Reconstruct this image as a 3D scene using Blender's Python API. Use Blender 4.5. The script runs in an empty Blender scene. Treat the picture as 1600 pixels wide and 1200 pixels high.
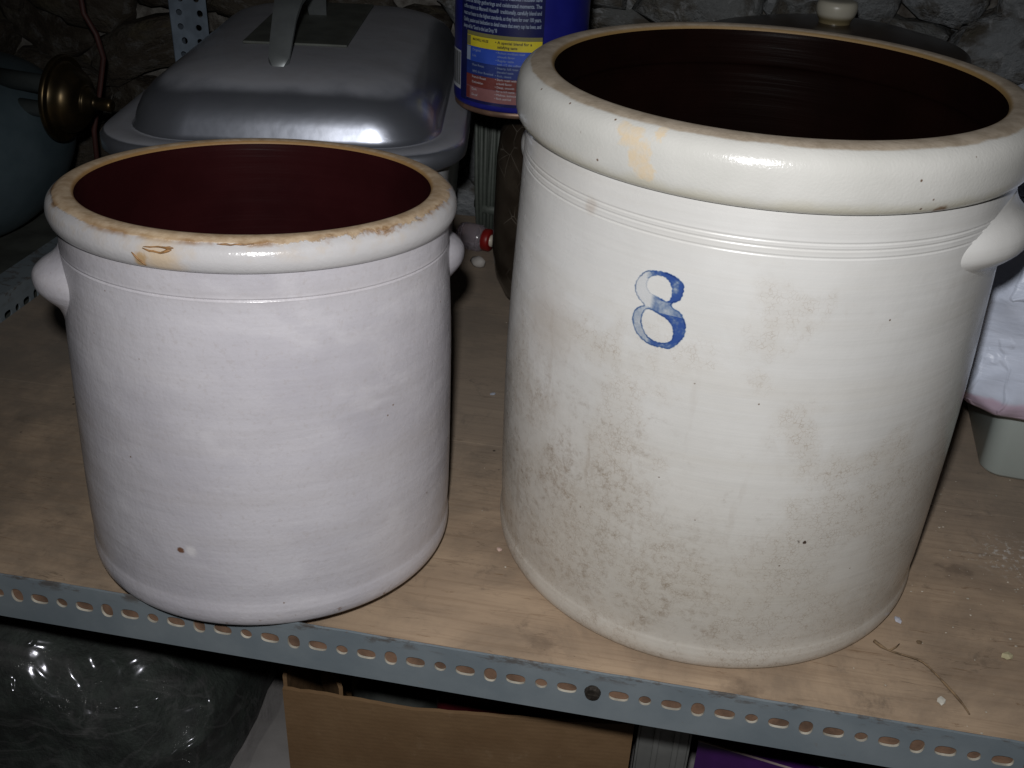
import bpy, bmesh, math, random
from mathutils import Vector, Matrix, Quaternion, noise
R = math.radians
random.seed(7)
sc = bpy.context.scene

# ------------------------------------------------------------------ camera
PITCH, ROLL, HC = 0.53209, 0.04818, 0.61072
cam_d = bpy.data.cameras.new('camera'); cam = bpy.data.objects.new('camera', cam_d)
sc.collection.objects.link(cam); sc.camera = cam
cam_d.sensor_width = 36.0; cam_d.lens = 36.0*1602.8/1600.0
cam_d.clip_start = 0.02; cam_d.clip_end = 50
r0 = Vector((1, 0, 0)); u0 = Vector((0, math.sin(PITCH), math.cos(PITCH))); fw = Vector((0, math.cos(PITCH), -math.sin(PITCH)))
cr, sr = math.cos(ROLL), math.sin(ROLL)
cx = r0*cr + u0*sr; cy = -r0*sr + u0*cr; cz = -fw
cam.matrix_world = Matrix(((cx.x, cy.x, cz.x, 0), (cx.y, cy.y, cz.y, 0), (cx.z, cy.z, cz.z, HC), (0, 0, 0, 1)))
sc.render.resolution_x = 1024; sc.render.resolution_y = 768
# ------------------------------------------------------------------ world (unlit cellar) and the camera flash
w = bpy.data.worlds.new('World'); sc.world = w; w.use_nodes = True
w.node_tree.nodes['Background'].inputs[0].default_value = (0.75, 0.85, 1.0, 1)
w.node_tree.nodes['Background'].inputs[1].default_value = 0.002
fl_d = bpy.data.lights.new('flash', 'SPOT'); fl = bpy.data.objects.new('flash', fl_d)
sc.collection.objects.link(fl)
fl_d.energy = 26.0; fl_d.color = (1.0, 0.99, 0.985); fl_d.shadow_soft_size = 0.014
fl_d.spot_size = R(108); fl_d.spot_blend = 1.0
fl.location = (-0.020, 0.005, HC + 0.075)
aim = Vector((0.06, 0.72, 0.12)) - Vector(fl.location)
fl.rotation_euler = aim.to_track_quat('-Z', 'Y').to_euler()
sc.view_settings.view_transform = 'Standard'; sc.view_settings.look = 'None'
sc.view_settings.exposure = 0.0; sc.view_settings.gamma = 1.0
sc.view_settings.use_curve_mapping = False
sc.render.engine = 'CYCLES'

# ------------------------------------------------------------------ helpers
EA, ED = 0.15632, 0.57216                       # shelf runs along U, goes back along V
U = Vector((math.cos(EA), -math.sin(EA), 0)); V = Vector((math.sin(EA), math.cos(EA), 0))
def W(u, v, z=0.0): return U*u + V*v + Vector((0, 0, z))
C = sc.collection
def link(name, me, m=None, parent=None, loc=None, rot=None):
    o = bpy.data.objects.new(name, me); C.objects.link(o)
    if m is not None and me is not None and not me.materials: me.materials.append(m)
    if parent is not None: o.parent = parent
    if loc is not None: o.location = loc
    if rot is not None: o.rotation_euler = rot
    return o
def tag(o, label=None, cat=None, group=None, kind=None):
    if label: o['label'] = label
    if cat: o['category'] = cat
    if group: o['group'] = group
    if kind: o['kind'] = kind
    return o
def thing(name, label, cat, loc=(0, 0, 0), rot=(0, 0, 0), group=None):
    o = bpy.data.objects.new(name, None); C.objects.link(o); o.empty_display_size = 0.02
    o.location = loc; o.rotation_euler = rot
    return tag(o, label, cat, group)
def mesh(name, vs, fs, smooth=False):
    me = bpy.data.meshes.new(name); me.from_pydata([tuple(v) for v in vs], [], fs); me.update()
    if smooth:
        for p in me.polygons: p.use_smooth = True
    return me
def bm_mesh(name, bm, smooth=False):
    bmesh.ops.recalc_face_normals(bm, faces=bm.faces)
    me = bpy.data.meshes.new(name); bm.to_mesh(me); bm.free()
    if smooth:
        for p in me.polygons: p.use_smooth = True
    return me
def sharp(me, deg=35):
    try: me.set_sharp_from_angle(angle=R(deg))
    except Exception: pass
    return me
def spline(pts, n=6):
    """Catmull-Rom through (r,z) points"""
    out = []
    for i in range(len(pts)-1):
        p0 = pts[max(i-1, 0)]; p1 = pts[i]; p2 = pts[i+1]; p3 = pts[min(i+2, len(pts)-1)]
        for k in range(n):
            t = k/n
            out.append(tuple(0.5*((2*b)+(-a+c)*t+(2*a-5*b+4*c-d)*t*t+(-a+3*b-3*c+d)*t**3) for a, b, c, d in zip(p0, p1, p2, p3)))
    out.append(pts[-1]); return out
def revolve(name, prof, seg=128, wob=0.0, seed=0, closed_end=False, axis='Z'):
    vs, fs = [], []
    for i, (r, z) in enumerate(prof):
        for k in range(seg):
            a = 2*math.pi*k/seg
            rr = r
            if wob and r > 1e-4:
                rr = r*(1 + wob*(0.6*math.sin(2*a+seed) + 0.4*math.sin(3*a+2.1*seed)) ) + wob*0.25*r*noise.noise(Vector((math.cos(a)*1.5, math.sin(a)*1.5, z*16+seed)))
            vs.append((rr*math.cos(a), rr*math.sin(a), z) if axis == 'Z' else (z, rr*math.cos(a), rr*math.sin(a)))
    for i in range(len(prof)-1):
        for k in range(seg):
            k2 = (k+1) % seg
            fs.append((i*seg+k, i*seg+k2, (i+1)*seg+k2, (i+1)*seg+k))
    me = mesh(name, vs, fs, True)
    bm = bmesh.new(); bm.from_mesh(me)
    bmesh.ops.remove_doubles(bm, verts=bm.verts, dist=1e-6)
    bm.to_mesh(me); bm.free()
    for p in me.polygons: p.use_smooth = True
    return me
def add_box(bm, x0, x1, y0, y1, z0, z1, bev=0.0):
    g = bmesh.ops.create_cube(bm, size=1.0)
    for v in g['verts']:
        v.co = Vector((x0 if v.co.x < 0 else x1, y0 if v.co.y < 0 else y1, z0 if v.co.z < 0 else z1))
    if bev:
        es = set(e for v in g['verts'] for e in v.link_edges)
        bmesh.ops.bevel(bm, geom=list(es), offset=bev, segments=2, affect='EDGES', profile=0.5)
def box(name, x0, x1, y0, y1, z0, z1, m, parent=None, bev=0.0, **k):
    bm = bmesh.new(); add_box(bm, x0, x1, y0, y1, z0, z1, bev)
    return link(name, bm_mesh(name, bm), m, parent, **k)
def tube(name, pts, rad, seg=8):
    """tapered tube through pts; rad is a number or list"""
    pts = [Vector(p) for p in pts]; n = len(pts)
    rads = rad if isinstance(rad, (list, tuple)) else [rad]*n
    vs, fs = [], []
    up = Vector((0.13, 0.27, 0.95))
    for i, p in enumerate(pts):
        d = (pts[min(i+1, n-1)]-pts[max(i-1, 0)]).normalized()
        a = d.cross(up).normalized(); b = d.cross(a).normalized()
        for k in range(seg):
            t = 2*math.pi*k/seg
            vs.append(p+(a*math.cos(t)+b*math.sin(t))*rads[i])
    for i in range(n-1):
        for k in range(seg):
            k2 = (k+1) % seg
            fs.append((i*seg+k, i*seg+k2, (i+1)*seg+k2, (i+1)*seg+k))
    fs.append(tuple(range(seg))[::-1]); fs.append(tuple((n-1)*seg+k for k in range(seg)))
    return mesh(name, vs, fs, True)

# ------------------------------------------------------------------ material helper
class NT:
    def __init__(s, name):
        s.m = bpy.data.materials.new(name); s.m.use_nodes = True
        s.t = s.m.node_tree; s.n = s.t.nodes; s.b = s.n['Principled BSDF']; s.out = s.n['Material Output']
        s.tc = s.n.new('ShaderNodeTexCoord'); s.co = s.tc.outputs['Object']
    def lk(s, a, sock):
        if hasattr(a, 'is_linked') or isinstance(a, bpy.types.NodeSocket): s.t.links.new(a, sock)
        else:
            if isinstance(a, (tuple, list)) and len(a) == 3 and sock.type == 'RGBA': a = (*a, 1)
            sock.default_value = a
    def mapv(s, scale=(1, 1, 1), loc=(0, 0, 0), rot=(0, 0, 0), src=None):
        n = s.n.new('ShaderNodeMapping'); s.lk(src or s.co, n.inputs['Vector'])
        n.inputs['Scale'].default_value = scale; n.inputs['Location'].default_value = loc; n.inputs['Rotation'].default_value = rot
        return n.outputs[0]
    def noise(s, scale, detail=4, rough=0.55, dist=0.0, src=None):
        n = s.n.new('ShaderNodeTexNoise'); s.lk(src or s.co, n.inputs['Vector'])
        n.inputs['Scale'].default_value = scale; n.inputs['Detail'].default_value = detail
        n.inputs['Roughness'].default_value = rough; n.inputs['Distortion'].default_value = dist
        return n.outputs[0]
    def vor(s, scale, feature='F1', src=None, out=0, rand=1.0):
        n = s.n.new('ShaderNodeTexVoronoi'); n.feature = feature; s.lk(src or s.co, n.inputs['Vector'])
        n.inputs['Scale'].default_value = scale; n.inputs['Randomness'].default_value = rand
        return n.outputs[out]
    def ramp(s, f, lo, hi, a=0.0, b=1.0, smooth=True):
        n = s.n.new('ShaderNodeMapRange'); n.interpolation_type = 'SMOOTHSTEP' if smooth else 'LINEAR'
        s.lk(f, n.inputs[0]); s.lk(lo, n.inputs[1]); s.lk(hi, n.inputs[2]); s.lk(a, n.inputs[3]); s.lk(b, n.inputs[4])
        return n.outputs[0]
    def math(s, op, a, b=0.0):
        n = s.n.new('ShaderNodeMath'); n.operation = op; s.lk(a, n.inputs[0]); s.lk(b, n.inputs[1]); return n.outputs[0]
    def mul(s, a, b): return s.math('MULTIPLY', a, b)
    def add(s, a, b): return s.math('ADD', a, b)
    def mix(s, f, a, b):
        n = s.n.new('ShaderNodeMix'); n.data_type = 'RGBA'
        s.lk(f, n.inputs[0]); s.lk(a, n.inputs[6]); s.lk(b, n.inputs[7]); return n.outputs[2]
    def xyz(s, src=None):
        n = s.n.new('ShaderNodeSeparateXYZ'); s.lk(src or s.co, n.inputs[0]); return n.outputs
    def near(s, p, rad, soft=0.5, warp=0.0, wscale=60):
        """1 inside a blob around the object-space point p"""
        n = s.n.new('ShaderNodeVectorMath'); n.operation = 'DISTANCE'; s.lk(s.co, n.inputs[0]); n.inputs[1].default_value = p
        d = n.outputs['Value']
        if warp: d = s.add(d, s.mul(s.add(s.noise(wscale, 4, 0.6), -0.5), warp))
        return s.ramp(d, rad*(1-soft), rad, 1.0, 0.0)
    def attr(s, name, out='Fac'):
        n = s.n.new('ShaderNodeAttribute'); n.attribute_name = name; return n.outputs[out]
    def bump(s, h, strength=0.3, dist=0.001):
        n = s.n.new('ShaderNodeBump'); n.inputs['Strength'].default_value = strength; n.inputs['Distance'].default_value = dist
        s.lk(h, n.inputs['Height'])
        if s.b.inputs['Normal'].is_linked: s.t.links.new(s.b.inputs['Normal'].links[0].from_socket, n.inputs['Normal'])
        s.t.links.new(n.outputs[0], s.b.inputs['Normal'])
    def set(s, **k):
        al = dict(col='Base Color', rough='Roughness', metal='Metallic', spec='Specular IOR Level', coat='Coat Weight', trans='Transmission Weight', alpha='Alpha', ior='IOR', sub='Subsurface Weight', sheen='Sheen Weight')
        for a, v in k.items(): s.lk(v, s.b.inputs[al[a]])
        return s.m
def plain(name, col, rough=0.6, metal=0.0, var=0.12, scale=40, bump=0.0, bscale=200, spec=0.5):
    t = NT(name); n = t.noise(scale, 5)
    c = t.mix(t.ramp(n, 0.3, 0.7), tuple(x*(1-var) for x in col), tuple(min(1, x*(1+var)) for x in col))
    if bump: t.bump(t.noise(bscale, 4), bump)
    return t.set(col=c, rough=rough, metal=metal, spec=spec)

# ================================================================== MATERIALS: stoneware
def glaze_big():
    t = NT('cream_glaze'); x, y, z = t.xyz()
    c = t.mix(t.ramp(t.noise(9, 4), 0.3, 0.7), (0.575, 0.57, 0.555), (0.655, 0.652, 0.64))
    band = t.noise(1.0, 3, 0.5, src=t.mapv((3, 3, 60)))
    c = t.mix(t.mul(t.ramp(band, 0.45, 0.7), 0.35), c, (0.55, 0.53, 0.49))
    c = t.mix(t.mul(t.ramp(z, 0.30, 0.05), 0.5), c, (0.55, 0.51, 0.435))
    # dirty crazing, gathered in patches, heavier low down
    low = t.ramp(z, 0.36, 0.10)
    patch = t.ramp(t.add(t.noise(13, 5, 0.6, 0.4), t.mul(low, 0.20)), 0.58, 0.76)
    warp = t.n.new('ShaderNodeVectorMath'); warp.operation = 'ADD'
    nz = t.n.new('ShaderNodeTexNoise'); t.lk(t.co, nz.inputs['Vector']); nz.inputs['Scale'].default_value = 160
    sc_ = t.n.new('ShaderNodeVectorMath'); sc_.operation = 'SCALE'; t.lk(nz.outputs['Color'], sc_.inputs[0]); sc_.inputs['Scale'].default_value = 0.005
    t.lk(t.co, warp.inputs[0]); t.lk(sc_.outputs[0], warp.inputs[1])
    e1 = t.ramp(t.vor(330, 'DISTANCE_TO_EDGE', src=warp.outputs[0]), 0.02, 0.085, 1, 0)
    wt = t.ramp(t.noise(150, 3), 0.36, 0.62)
    craz = t.mul(t.mul(e1, patch), wt)
    c = t.mix(t.mul(patch, 0.24), c, (0.44, 0.39, 0.32))
    area = t.math('MAXIMUM', t.near((-0.150, -0.115, 0.12), 0.17, 0.95, 0.12, 14), t.near((-0.055, -0.18, 0.055), 0.12, 0.95, 0.10, 16))
    gr = t.mul(t.mul(area, t.ramp(t.noise(150, 8, 0.85, 0.6), 0.46, 0.66)), t.ramp(t.noise(26, 5, 0.65, 0.5), 0.40, 0.60))
    c = t.mix(t.mul(area, 0.20), c, (0.46, 0.40, 0.32))
    c = t.mix(t.mul(gr, 0.72), c, (0.21, 0.145, 0.09))
    c = t.mix(t.mul(craz, 0.42), c, (0.27, 0.20, 0.135))
    # grubby blotches, mostly on the lower left
    left = t.ramp(x, 0.06, -0.12)
    sm = t.mul(t.ramp(t.noise(70, 8, 0.8, 0.3), 0.52, 0.70), t.mul(t.add(t.mul(left, 0.8), 0.2), low))
    sm = t.mul(sm, t.ramp(t.noise(11, 3), 0.42, 0.60))
    c = t.mix(t.mul(sm, 0.65), c, (0.20, 0.145, 0.095))
    str_ = t.ramp(t.noise(1.0, 4, 0.6, src=t.mapv((70, 70, 14), rot=(0.0, 0.25, 0.0))), 0.60, 0.72)
    c = t.mix(t.mul(t.mul(str_, t.mul(left, low)), 0.30), c, (0.24, 0.165, 0.10))
    # pin-head specks
    v1 = t.vor(75, 'F1'); pick = t.ramp(t.noise(38, 2), 0.55, 0.6)
    c = t.mix(t.mul(t.ramp(v1, 0.035, 0.07, 1, 0), pick), c, (0.16, 0.11, 0.08))
    for p, rd in (((0.044, -0.185, 0.346), 0.0030), ((0.066, -0.178, 0.321), 0.0022), ((-0.082, -0.171, 0.223), 0.0020), ((0.031, -0.188, 0.136), 0.0022), ((0.036, -0.188, 0.135), 0.0020), ((0.139, -0.13, 0.185), 0.002)):
        c = t.mix(t.near(p, rd, 0.5, 0.003, 300), c, (0.06, 0.04, 0.03))
    c = t.mix(t.mul(t.near((-0.141, -0.127, 0.363), 0.010, 0.9, 0.006, 120), 0.6), c, (0.30, 0.20, 0.12))
    c = t.mix(t.mul(t.near((-0.161, -0.099, 0.262), 0.05, 0.9, 0.03, 30), 0.35), c, (0.36, 0.29, 0.22))
    t.bump(t.noise(1.0, 3, src=t.mapv((5, 5, 130))), 0.16, 0.0018)
    t.bump(t.noise(420, 2), 0.10, 0.0005)
    t.bump(t.noise(26, 3), 0.22, 0.002)
    return t.set(col=c, rough=t.ramp(t.noise(30, 3), 0.3, 0.7, 0.20, 0.34), spec=0.55)
def rim_big(H):
    t = NT('cream_rim_glaze'); x, y, z = t.xyz()
    c = t.mix(t.ramp(t.noise(11, 4), 0.3, 0.7), (0.50, 0.497, 0.47), (0.575, 0.57, 0.545))
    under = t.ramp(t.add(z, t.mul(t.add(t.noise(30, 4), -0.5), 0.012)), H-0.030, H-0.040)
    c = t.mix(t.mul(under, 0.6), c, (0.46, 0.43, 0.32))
    dr = None
    for p, rd in (((-0.124, -0.147, 0.426), 0.008), ((-0.118, -0.151, 0.420), 0.009), ((-0.112, -0.156, 0.411), 0.011), ((-0.108, -0.159, 0.402), 0.009), ((-0.101, -0.158, 0.425), 0.006)):
        b = t.near(p, rd, 0.35, 0.016, 110); dr = b if dr is None else t.math('MAXIMUM', dr, b)
    c = t.mix(t.mul(dr, t.ramp(t.noise(190, 3), 0.2, 0.7, 0.25, 0.75)), c, (0.60, 0.47, 0.30))
    c = t.mix(t.near((0.076, -0.174, 0.389), 0.007, 0.5, 0.007, 160), c, (0.19, 0.12, 0.07))
    v1 = t.vor(90, 'F1'); c = t.mix(t.mul(t.ramp(v1, 0.05, 0.11, 1, 0), t.ramp(t.noise(35, 2), 0.55, 0.6)), c, (0.15, 0.10, 0.07))
    top = t.ramp(t.add(z, t.mul(t.add(t.noise(40, 5, 0.65), -0.5), 0.0022)), H-0.0024, H-0.0014)
    bare = t.mix(t.ramp(t.noise(60, 6, 0.7), 0.3, 0.7), (0.27, 0.22, 0.165), (0.40, 0.34, 0.27))
    rad = t.math('SQRT', t.add(t.mul(x, x), t.mul(y, y)))
    bare = t.mix(t.ramp(rad, 0.1685, 0.1655), bare, (0.20, 0.125, 0.045))
    top = t.math('MAXIMUM', top, t.ramp(rad, 0.1715, 0.1700))
    c = t.mix(top, c, bare)
    t.bump(t.noise(520, 2), 0.3, 0.0006); t.bump(t.noise(40, 3), 0.18, 0.0015)
    return t.set(col=c, rough=t.ramp(top, 0, 1, 0.2, 0.62), spec=0.55)
def glaze_small():
    t = NT('grey_white_glaze'); x, y, z = t.xyz()
    c = t.mix(t.ramp(t.noise(8, 4), 0.3, 0.7), (0.44, 0.425, 0.465), (0.52, 0.505, 0.54))
    band = t.noise(1.0, 4, 0.55, src=t.mapv((4, 4, 42), rot=(0.05, 0.06, 0)))
    c = t.mix(t.mul(t.ramp(band, 0.40, 0.75), 0.35), c, (0.42, 0.395, 0.40))
    c = t.mix(t.mul(t.ramp(t.noise(260, 3, 0.7), 0.52, 0.72), 0.30), c, (0.38, 0.345, 0.335))
    c = t.mix(t.mul(t.ramp(t.noise(1.0, 5, 0.6, 0.6, src=t.mapv((14, 14, 26))), 0.5, 0.68), 0.35), c, (0.60, 0.585, 0.615))
    v1 = t.vor(70, 'F1'); c = t.mix(t.mul(t.ramp(v1, 0.035, 0.075, 1, 0), t.ramp(t.noise(38, 2), 0.56, 0.6)), c, (0.20, 0.14, 0.11))
    c = t.mix(t.near((-0.0365, -0.151, 0.071), 0.0036, 0.5, 0.004, 260), c, (0.16, 0.08, 0.05))
    c = t.mix(t.mul(t.near((-0.028, -0.153, 0.072), 0.007, 0.8, 0.004, 150), 0.7), c, (0.66, 0.64, 0.65))
    foot = t.mul(t.ramp(z, 0.016, 0.004), t.ramp(t.noise(130, 5, 0.7), 0.60, 0.68))
    c = t.mix(foot, c, (0.17, 0.09, 0.05))
    t.bump(t.noise(1.0, 3, src=t.mapv((4, 4, 60), rot=(0.03, 0.04, 0))), 0.30, 0.0022)
    t.bump(t.noise(380, 2), 0.25, 0.0006); t.bump(t.noise(24, 4), 0.5, 0.0025)
    return t.set(col=c, rough=t.ramp(t.noise(30, 3), 0.3, 0.7, 0.22, 0.36), spec=0.5)
def rim_small(H):
    t = NT('grey_white_rim_glaze'); x, y, z = t.xyz()
    c = t.mix(t.ramp(t.noise(10, 4), 0.3, 0.7), (0.465, 0.455, 0.465), (0.545, 0.535, 0.54))
    rad = t.math('SQRT', t.add(t.mul(x, x), t.mul(y, y)))
    lobe = t.ramp(x, 0.0, 0.11, 0.003, 0.015)
    jag = t.mul(t.add(t.noise(60, 7, 0.7, 0.5), -0.5), lobe)
    zz = t.add(z, jag)
    bare = t.mix(t.ramp(t.noise(75, 6, 0.7), 0.3, 0.7), (0.36, 0.25, 0.15), (0.55, 0.43, 0.30))
    top = t.ramp(zz, H-0.0032, H-0.0022)
    top = t.math('MAXIMUM', top, t.ramp(rad, 0.1420, 0.1405))
    bare = t.mix(t.ramp(rad, 0.1385, 0.1355), bare, (0.33, 0.19, 0.07))
    edge = t.mul(t.ramp(zz, H-0.0052, H-0.0030), t.ramp(zz, H-0.0008, H-0.0024))
    side = t.mul(t.ramp(t.noise(34, 3, src=t.mapv((1, 1, 0))), 0.42, 0.58), t.ramp(y, 0.02, -0.05, 0.2, 1.0))
    st = t.mul(t.ramp(zz, H-0.017, H-0.008), t.ramp(t.noise(60, 5, 0.7), 0.46, 0.64))
    c = t.mix(t.mul(st, 0.22), c, (0.50, 0.38, 0.24))
    c = t.mix(top, c, bare)
    c = t.mix(t.mul(t.mul(edge, side), 0.8), c, (0.27, 0.145, 0.055))
    # scar and rusty run at the front
    a, rr = R(-101.3), 0.154
    sx, sy = rr*math.cos(a), rr*math.sin(a)
    c = t.mix(t.mul(t.near((sx, sy, 0.305), 0.024, 0.8, 0.020, 70), 0.75), c, (0.56, 0.42, 0.26))
    c = t.mix(t.mul(t.near((sx-0.012, sy+0.003, 0.303), 0.007, 0.6, 0.010, 120), 0.8), c, (0.42, 0.26, 0.10))
    t.bump(t.noise(420, 2), 0.30, 0.0007); t.bump(t.noise(34, 3), 0.25, 0.0018)
    t.bump(top, 0.6, 0.0012)
    return t.set(col=c, rough=t.ramp(top, 0, 1, 0.20, 0.6), spec=0.55)
def lining(name, col, col2, rough=0.16):
    t = NT(name)
    c = t.mix(t.ramp(t.noise(14, 5), 0.3, 0.7), col, col2)
    t.bump(t.noise(1.0, 3, src=t.mapv((4, 4, 120))), 0.35, 0.0016)
    t.bump(t.noise(300, 2), 0.10, 0.0004)
    return t.set(col=c, rough=rough, spec=0.5)

# ================================================================== MATERIALS: the rest
def wood_mat():
    t = NT('shelf_plywood')
    g = t.noise(1.0, 6, 0.6, 0.8, src=t.mapv((3.5, 26, 20)))
    c = t.mix(t.ramp(g, 0.3, 0.7), (0.345, 0.255, 0.178), (0.43, 0.32, 0.222))
    g2 = t.noise(1.0, 4, 0.7, 1.5, src=t.mapv((7, 95, 60)))
    c = t.mix(t.mul(t.ramp(g2, 0.6, 0.72), 0.45), c, (0.14, 0.095, 0.06))
    d = t.ramp(t.noise(7, 7, 0.7, 0.5), 0.40, 0.66)
    c = t.mix(t.mul(d, 0.62), c, (0.18, 0.14, 0.105))
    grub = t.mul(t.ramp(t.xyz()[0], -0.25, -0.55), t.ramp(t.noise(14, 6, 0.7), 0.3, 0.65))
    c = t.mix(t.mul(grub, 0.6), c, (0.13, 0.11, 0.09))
    d2 = t.ramp(t.noise(24, 8, 0.75, 0.4), 0.55, 0.70)
    c = t.mix(t.mul(d2, 0.5), c, (0.11, 0.085, 0.065))
    fg = t.noise(1.0, 5, 0.7, 0.4, src=t.mapv((8, 260, 120)))
    c = t.mix(t.mul(t.ramp(fg, 0.45, 0.7), 0.35), c, (0.20, 0.135, 0.085))
    scr = t.ramp(t.noise(1.0, 5, 0.7, 2.5, src=t.mapv((9, 60, 40), rot=(0, 0, 0.25))), 0.62, 0.68)
    c = t.mix(t.mul(scr, 0.5), c, (0.15, 0.085, 0.04))
    sc2 = t.ramp(t.math('ABSOLUTE', t.add(t.noise(1.0, 4, 0.6, 1.0, src=t.mapv((5, 34, 20), rot=(0, 0, -0.5))), -0.5)), 0.0, 0.006, 1, 0)
    c = t.mix(t.mul(t.mul(sc2, t.ramp(t.noise(11, 3), 0.5, 0.62)), 0.5), c, (0.10, 0.07, 0.045))
    x, y, z = t.xyz()
    # bare grey dust settled toward the back of the shelf
    dust = t.mul(t.ramp(y, 0.72, 1.0), 0.45)
    c = t.mix(dust, c, (0.20, 0.19, 0.175))
    v = t.vor(46, 'F1'); c = t.mix(t.mul(t.ramp(v, 0.04, 0.10, 1, 0), t.ramp(t.noise(19, 2), 0.58, 0.64)), c, (0.06, 0.045, 0.035))
    for (px, py, rx) in ((0.295, 0.795, 0.016), (-0.075, 0.90, 0.016), (-0.06, 0.615, 0.02), (0.10, 0.60, 0.025), (0.33, 0.605, 0.02)):
        c = t.mix(t.mul(t.near((px, py, 0), rx, 0.95, 0.05, 70), 0.45), c, (0.085, 0.06, 0.045))
    pw = t.mul(t.near((0.352, 0.826, 0), 0.05, 0.9, 0.03, 40), t.ramp(t.noise(160, 4, 0.7), 0.52, 0.66))
    c = t.mix(t.mul(pw, 0.75), c, (0.62, 0.61, 0.58))
    t.bump(g, 0.22, 0.0012); t.bump(t.noise(160, 4, 0.6), 0.18, 0.0007)
    return t.set(col=c, rough=0.72, spec=0.25)
def steel_mat():
    t = NT('blue_grey_painted_steel')
    c = t.mix(t.ramp(t.noise(16, 5), 0.3, 0.7), (0.148, 0.178, 0.200), (0.192, 0.222, 0.242))
    x, y, z = t.xyz()
    wear = t.mul(t.ramp(z, 0.012, 0.022), t.ramp(t.noise(1.0, 6, 0.72, src=t.mapv((38, 60, 110))), 0.50, 0.62))
    c = t.mix(t.mul(wear, 0.8), c, (0.085, 0.07, 0.06))
    ru = t.ramp(t.noise(40, 7, 0.78), 0.62, 0.74)
    c = t.mix(t.mul(ru, 0.7), c, (0.16, 0.105, 0.065))
    sp = t.ramp(t.noise(1.0, 5, 0.8, src=t.mapv((140, 140, 240))), 0.68, 0.72)
    c = t.mix(t.mul(sp, 0.6), c, (0.36, 0.37, 0.36))
    t.bump(t.noise(90, 5, 0.65), 0.2, 0.0008)
    return t.set(col=c, rough=t.ramp(t.noise(30, 3), 0.3, 0.7, 0.42, 0.6), spec=0.4)
STEEL = steel_mat(); WOOD = wood_mat()
STONE = None
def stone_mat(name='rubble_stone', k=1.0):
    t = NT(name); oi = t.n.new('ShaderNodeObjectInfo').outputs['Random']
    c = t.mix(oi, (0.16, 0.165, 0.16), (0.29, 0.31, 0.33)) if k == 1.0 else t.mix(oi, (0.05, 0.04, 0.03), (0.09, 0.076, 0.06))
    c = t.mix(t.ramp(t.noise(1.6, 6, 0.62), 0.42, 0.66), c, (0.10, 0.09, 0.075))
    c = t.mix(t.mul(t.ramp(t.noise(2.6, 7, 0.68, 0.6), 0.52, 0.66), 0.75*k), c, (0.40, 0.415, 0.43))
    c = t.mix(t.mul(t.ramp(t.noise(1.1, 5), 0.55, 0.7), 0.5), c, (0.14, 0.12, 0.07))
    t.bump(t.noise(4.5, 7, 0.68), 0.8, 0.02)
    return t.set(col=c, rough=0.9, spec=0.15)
STONE = stone_mat(); SHADED_STONE = stone_mat('shaded_brown_stone', 0.25)  # second stone: browner, with the left wall's shade painted into its colour
def mortar_mat():
    t = NT('crumbling_mortar')
    c = t.mix(t.ramp(t.noise(22, 6, 0.65), 0.35, 0.68), (0.08, 0.07, 0.06), (0.27, 0.26, 0.24))
    t.bump(t.noise(60, 7, 0.7), 0.9, 0.008)
    return t.set(col=c, rough=0.95, spec=0.1)

# ================================================================== SETTING: wall, floor, ledge
wall = tag(link('wall', None), kind='structure')
wall.location = W(0, 1.66, 0); wall.rotation_euler = (0, 0, -EA)
bm = bmesh.new(); bmesh.ops.create_grid(bm, x_segments=90, y_segments=50, size=0.5)
for v in bm.verts:
    x, z = v.co.x*3.4, v.co.y*1.6 + 0.10
    v.co = Vector((x, 0.02 - 0.035*noise.noise(Vector((x*9, z*9, 3))) - 0.02*noise.noise(Vector((x*25, z*25, 8))), z))
link('mortar', bm_mesh('mortar', bm, True), mortar_mat(), wall)
sm = []
for i in range(9):
    bm = bmesh.new(); bmesh.ops.create_cube(bm, size=2.0)
    bmesh.ops.subdivide_edges(bm, edges=bm.edges[:], cuts=3, use_grid_fill=True)
    for v in bm.verts:
        d = v.co.normalized(); p = v.co.lerp(d*1.15, 0.30)
        p += d*0.40*noise.noise(d*1.6 + Vector((i*7.3, 0, 0))) + d*0.2*noise.noise(d*3.5 + Vector((i*3.1, 5, 0)))
        v.co = p
    me = bm_mesh('stone', bm, True); me2 = me.copy(); me.materials.append(STONE); me2.materials.append(SHADED_STONE); sm.append((me, me2))
z = -0.55
k = 0
while z < 0.62:
    hh = random.uniform(0.075, 0.125); x = -1.6 + random.uniform(0, 0.1)
    while x < 1.5:
        ww = random.uniform(0.09, 0.21)
        h2 = hh*random.uniform(0.7, 1.5)
        if 0.0 < z + hh*0.5 + 0.2 and -1.35 < x < 1.25:
            s = link('stone', sm[k % 9][1 if x + ww/2 < -0.42 else 0], None, wall); k += 1  # stones left of the split use the copy coloured dark for shade
            s.location = (x+ww/2, 0.010 + random.uniform(-0.012, 0.02), z+hh/2+random.uniform(-0.035, 0.035))
            s.scale = (ww*0.47, random.uniform(0.035, 0.06), h2*0.47)
            s.rotation_euler = (random.uniform(-0.15, 0.15), random.choice((0, math.pi)) + random.uniform(-0.45, 0.45), random.uniform(-0.12, 0.12))
        x += ww
    z += hh
flr = link('floor', mesh('floor', [(-2.5, -0.6, -0.62), (2.5, -0.6, -0.62), (2.5, 3, -0.62), (-2.5, 3, -0.62)], [(0, 1, 2, 3)]), plain('cellar_concrete', (0.16, 0.15, 0.14), 0.9, bump=0.3))
tag(flr, kind='structure')
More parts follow.
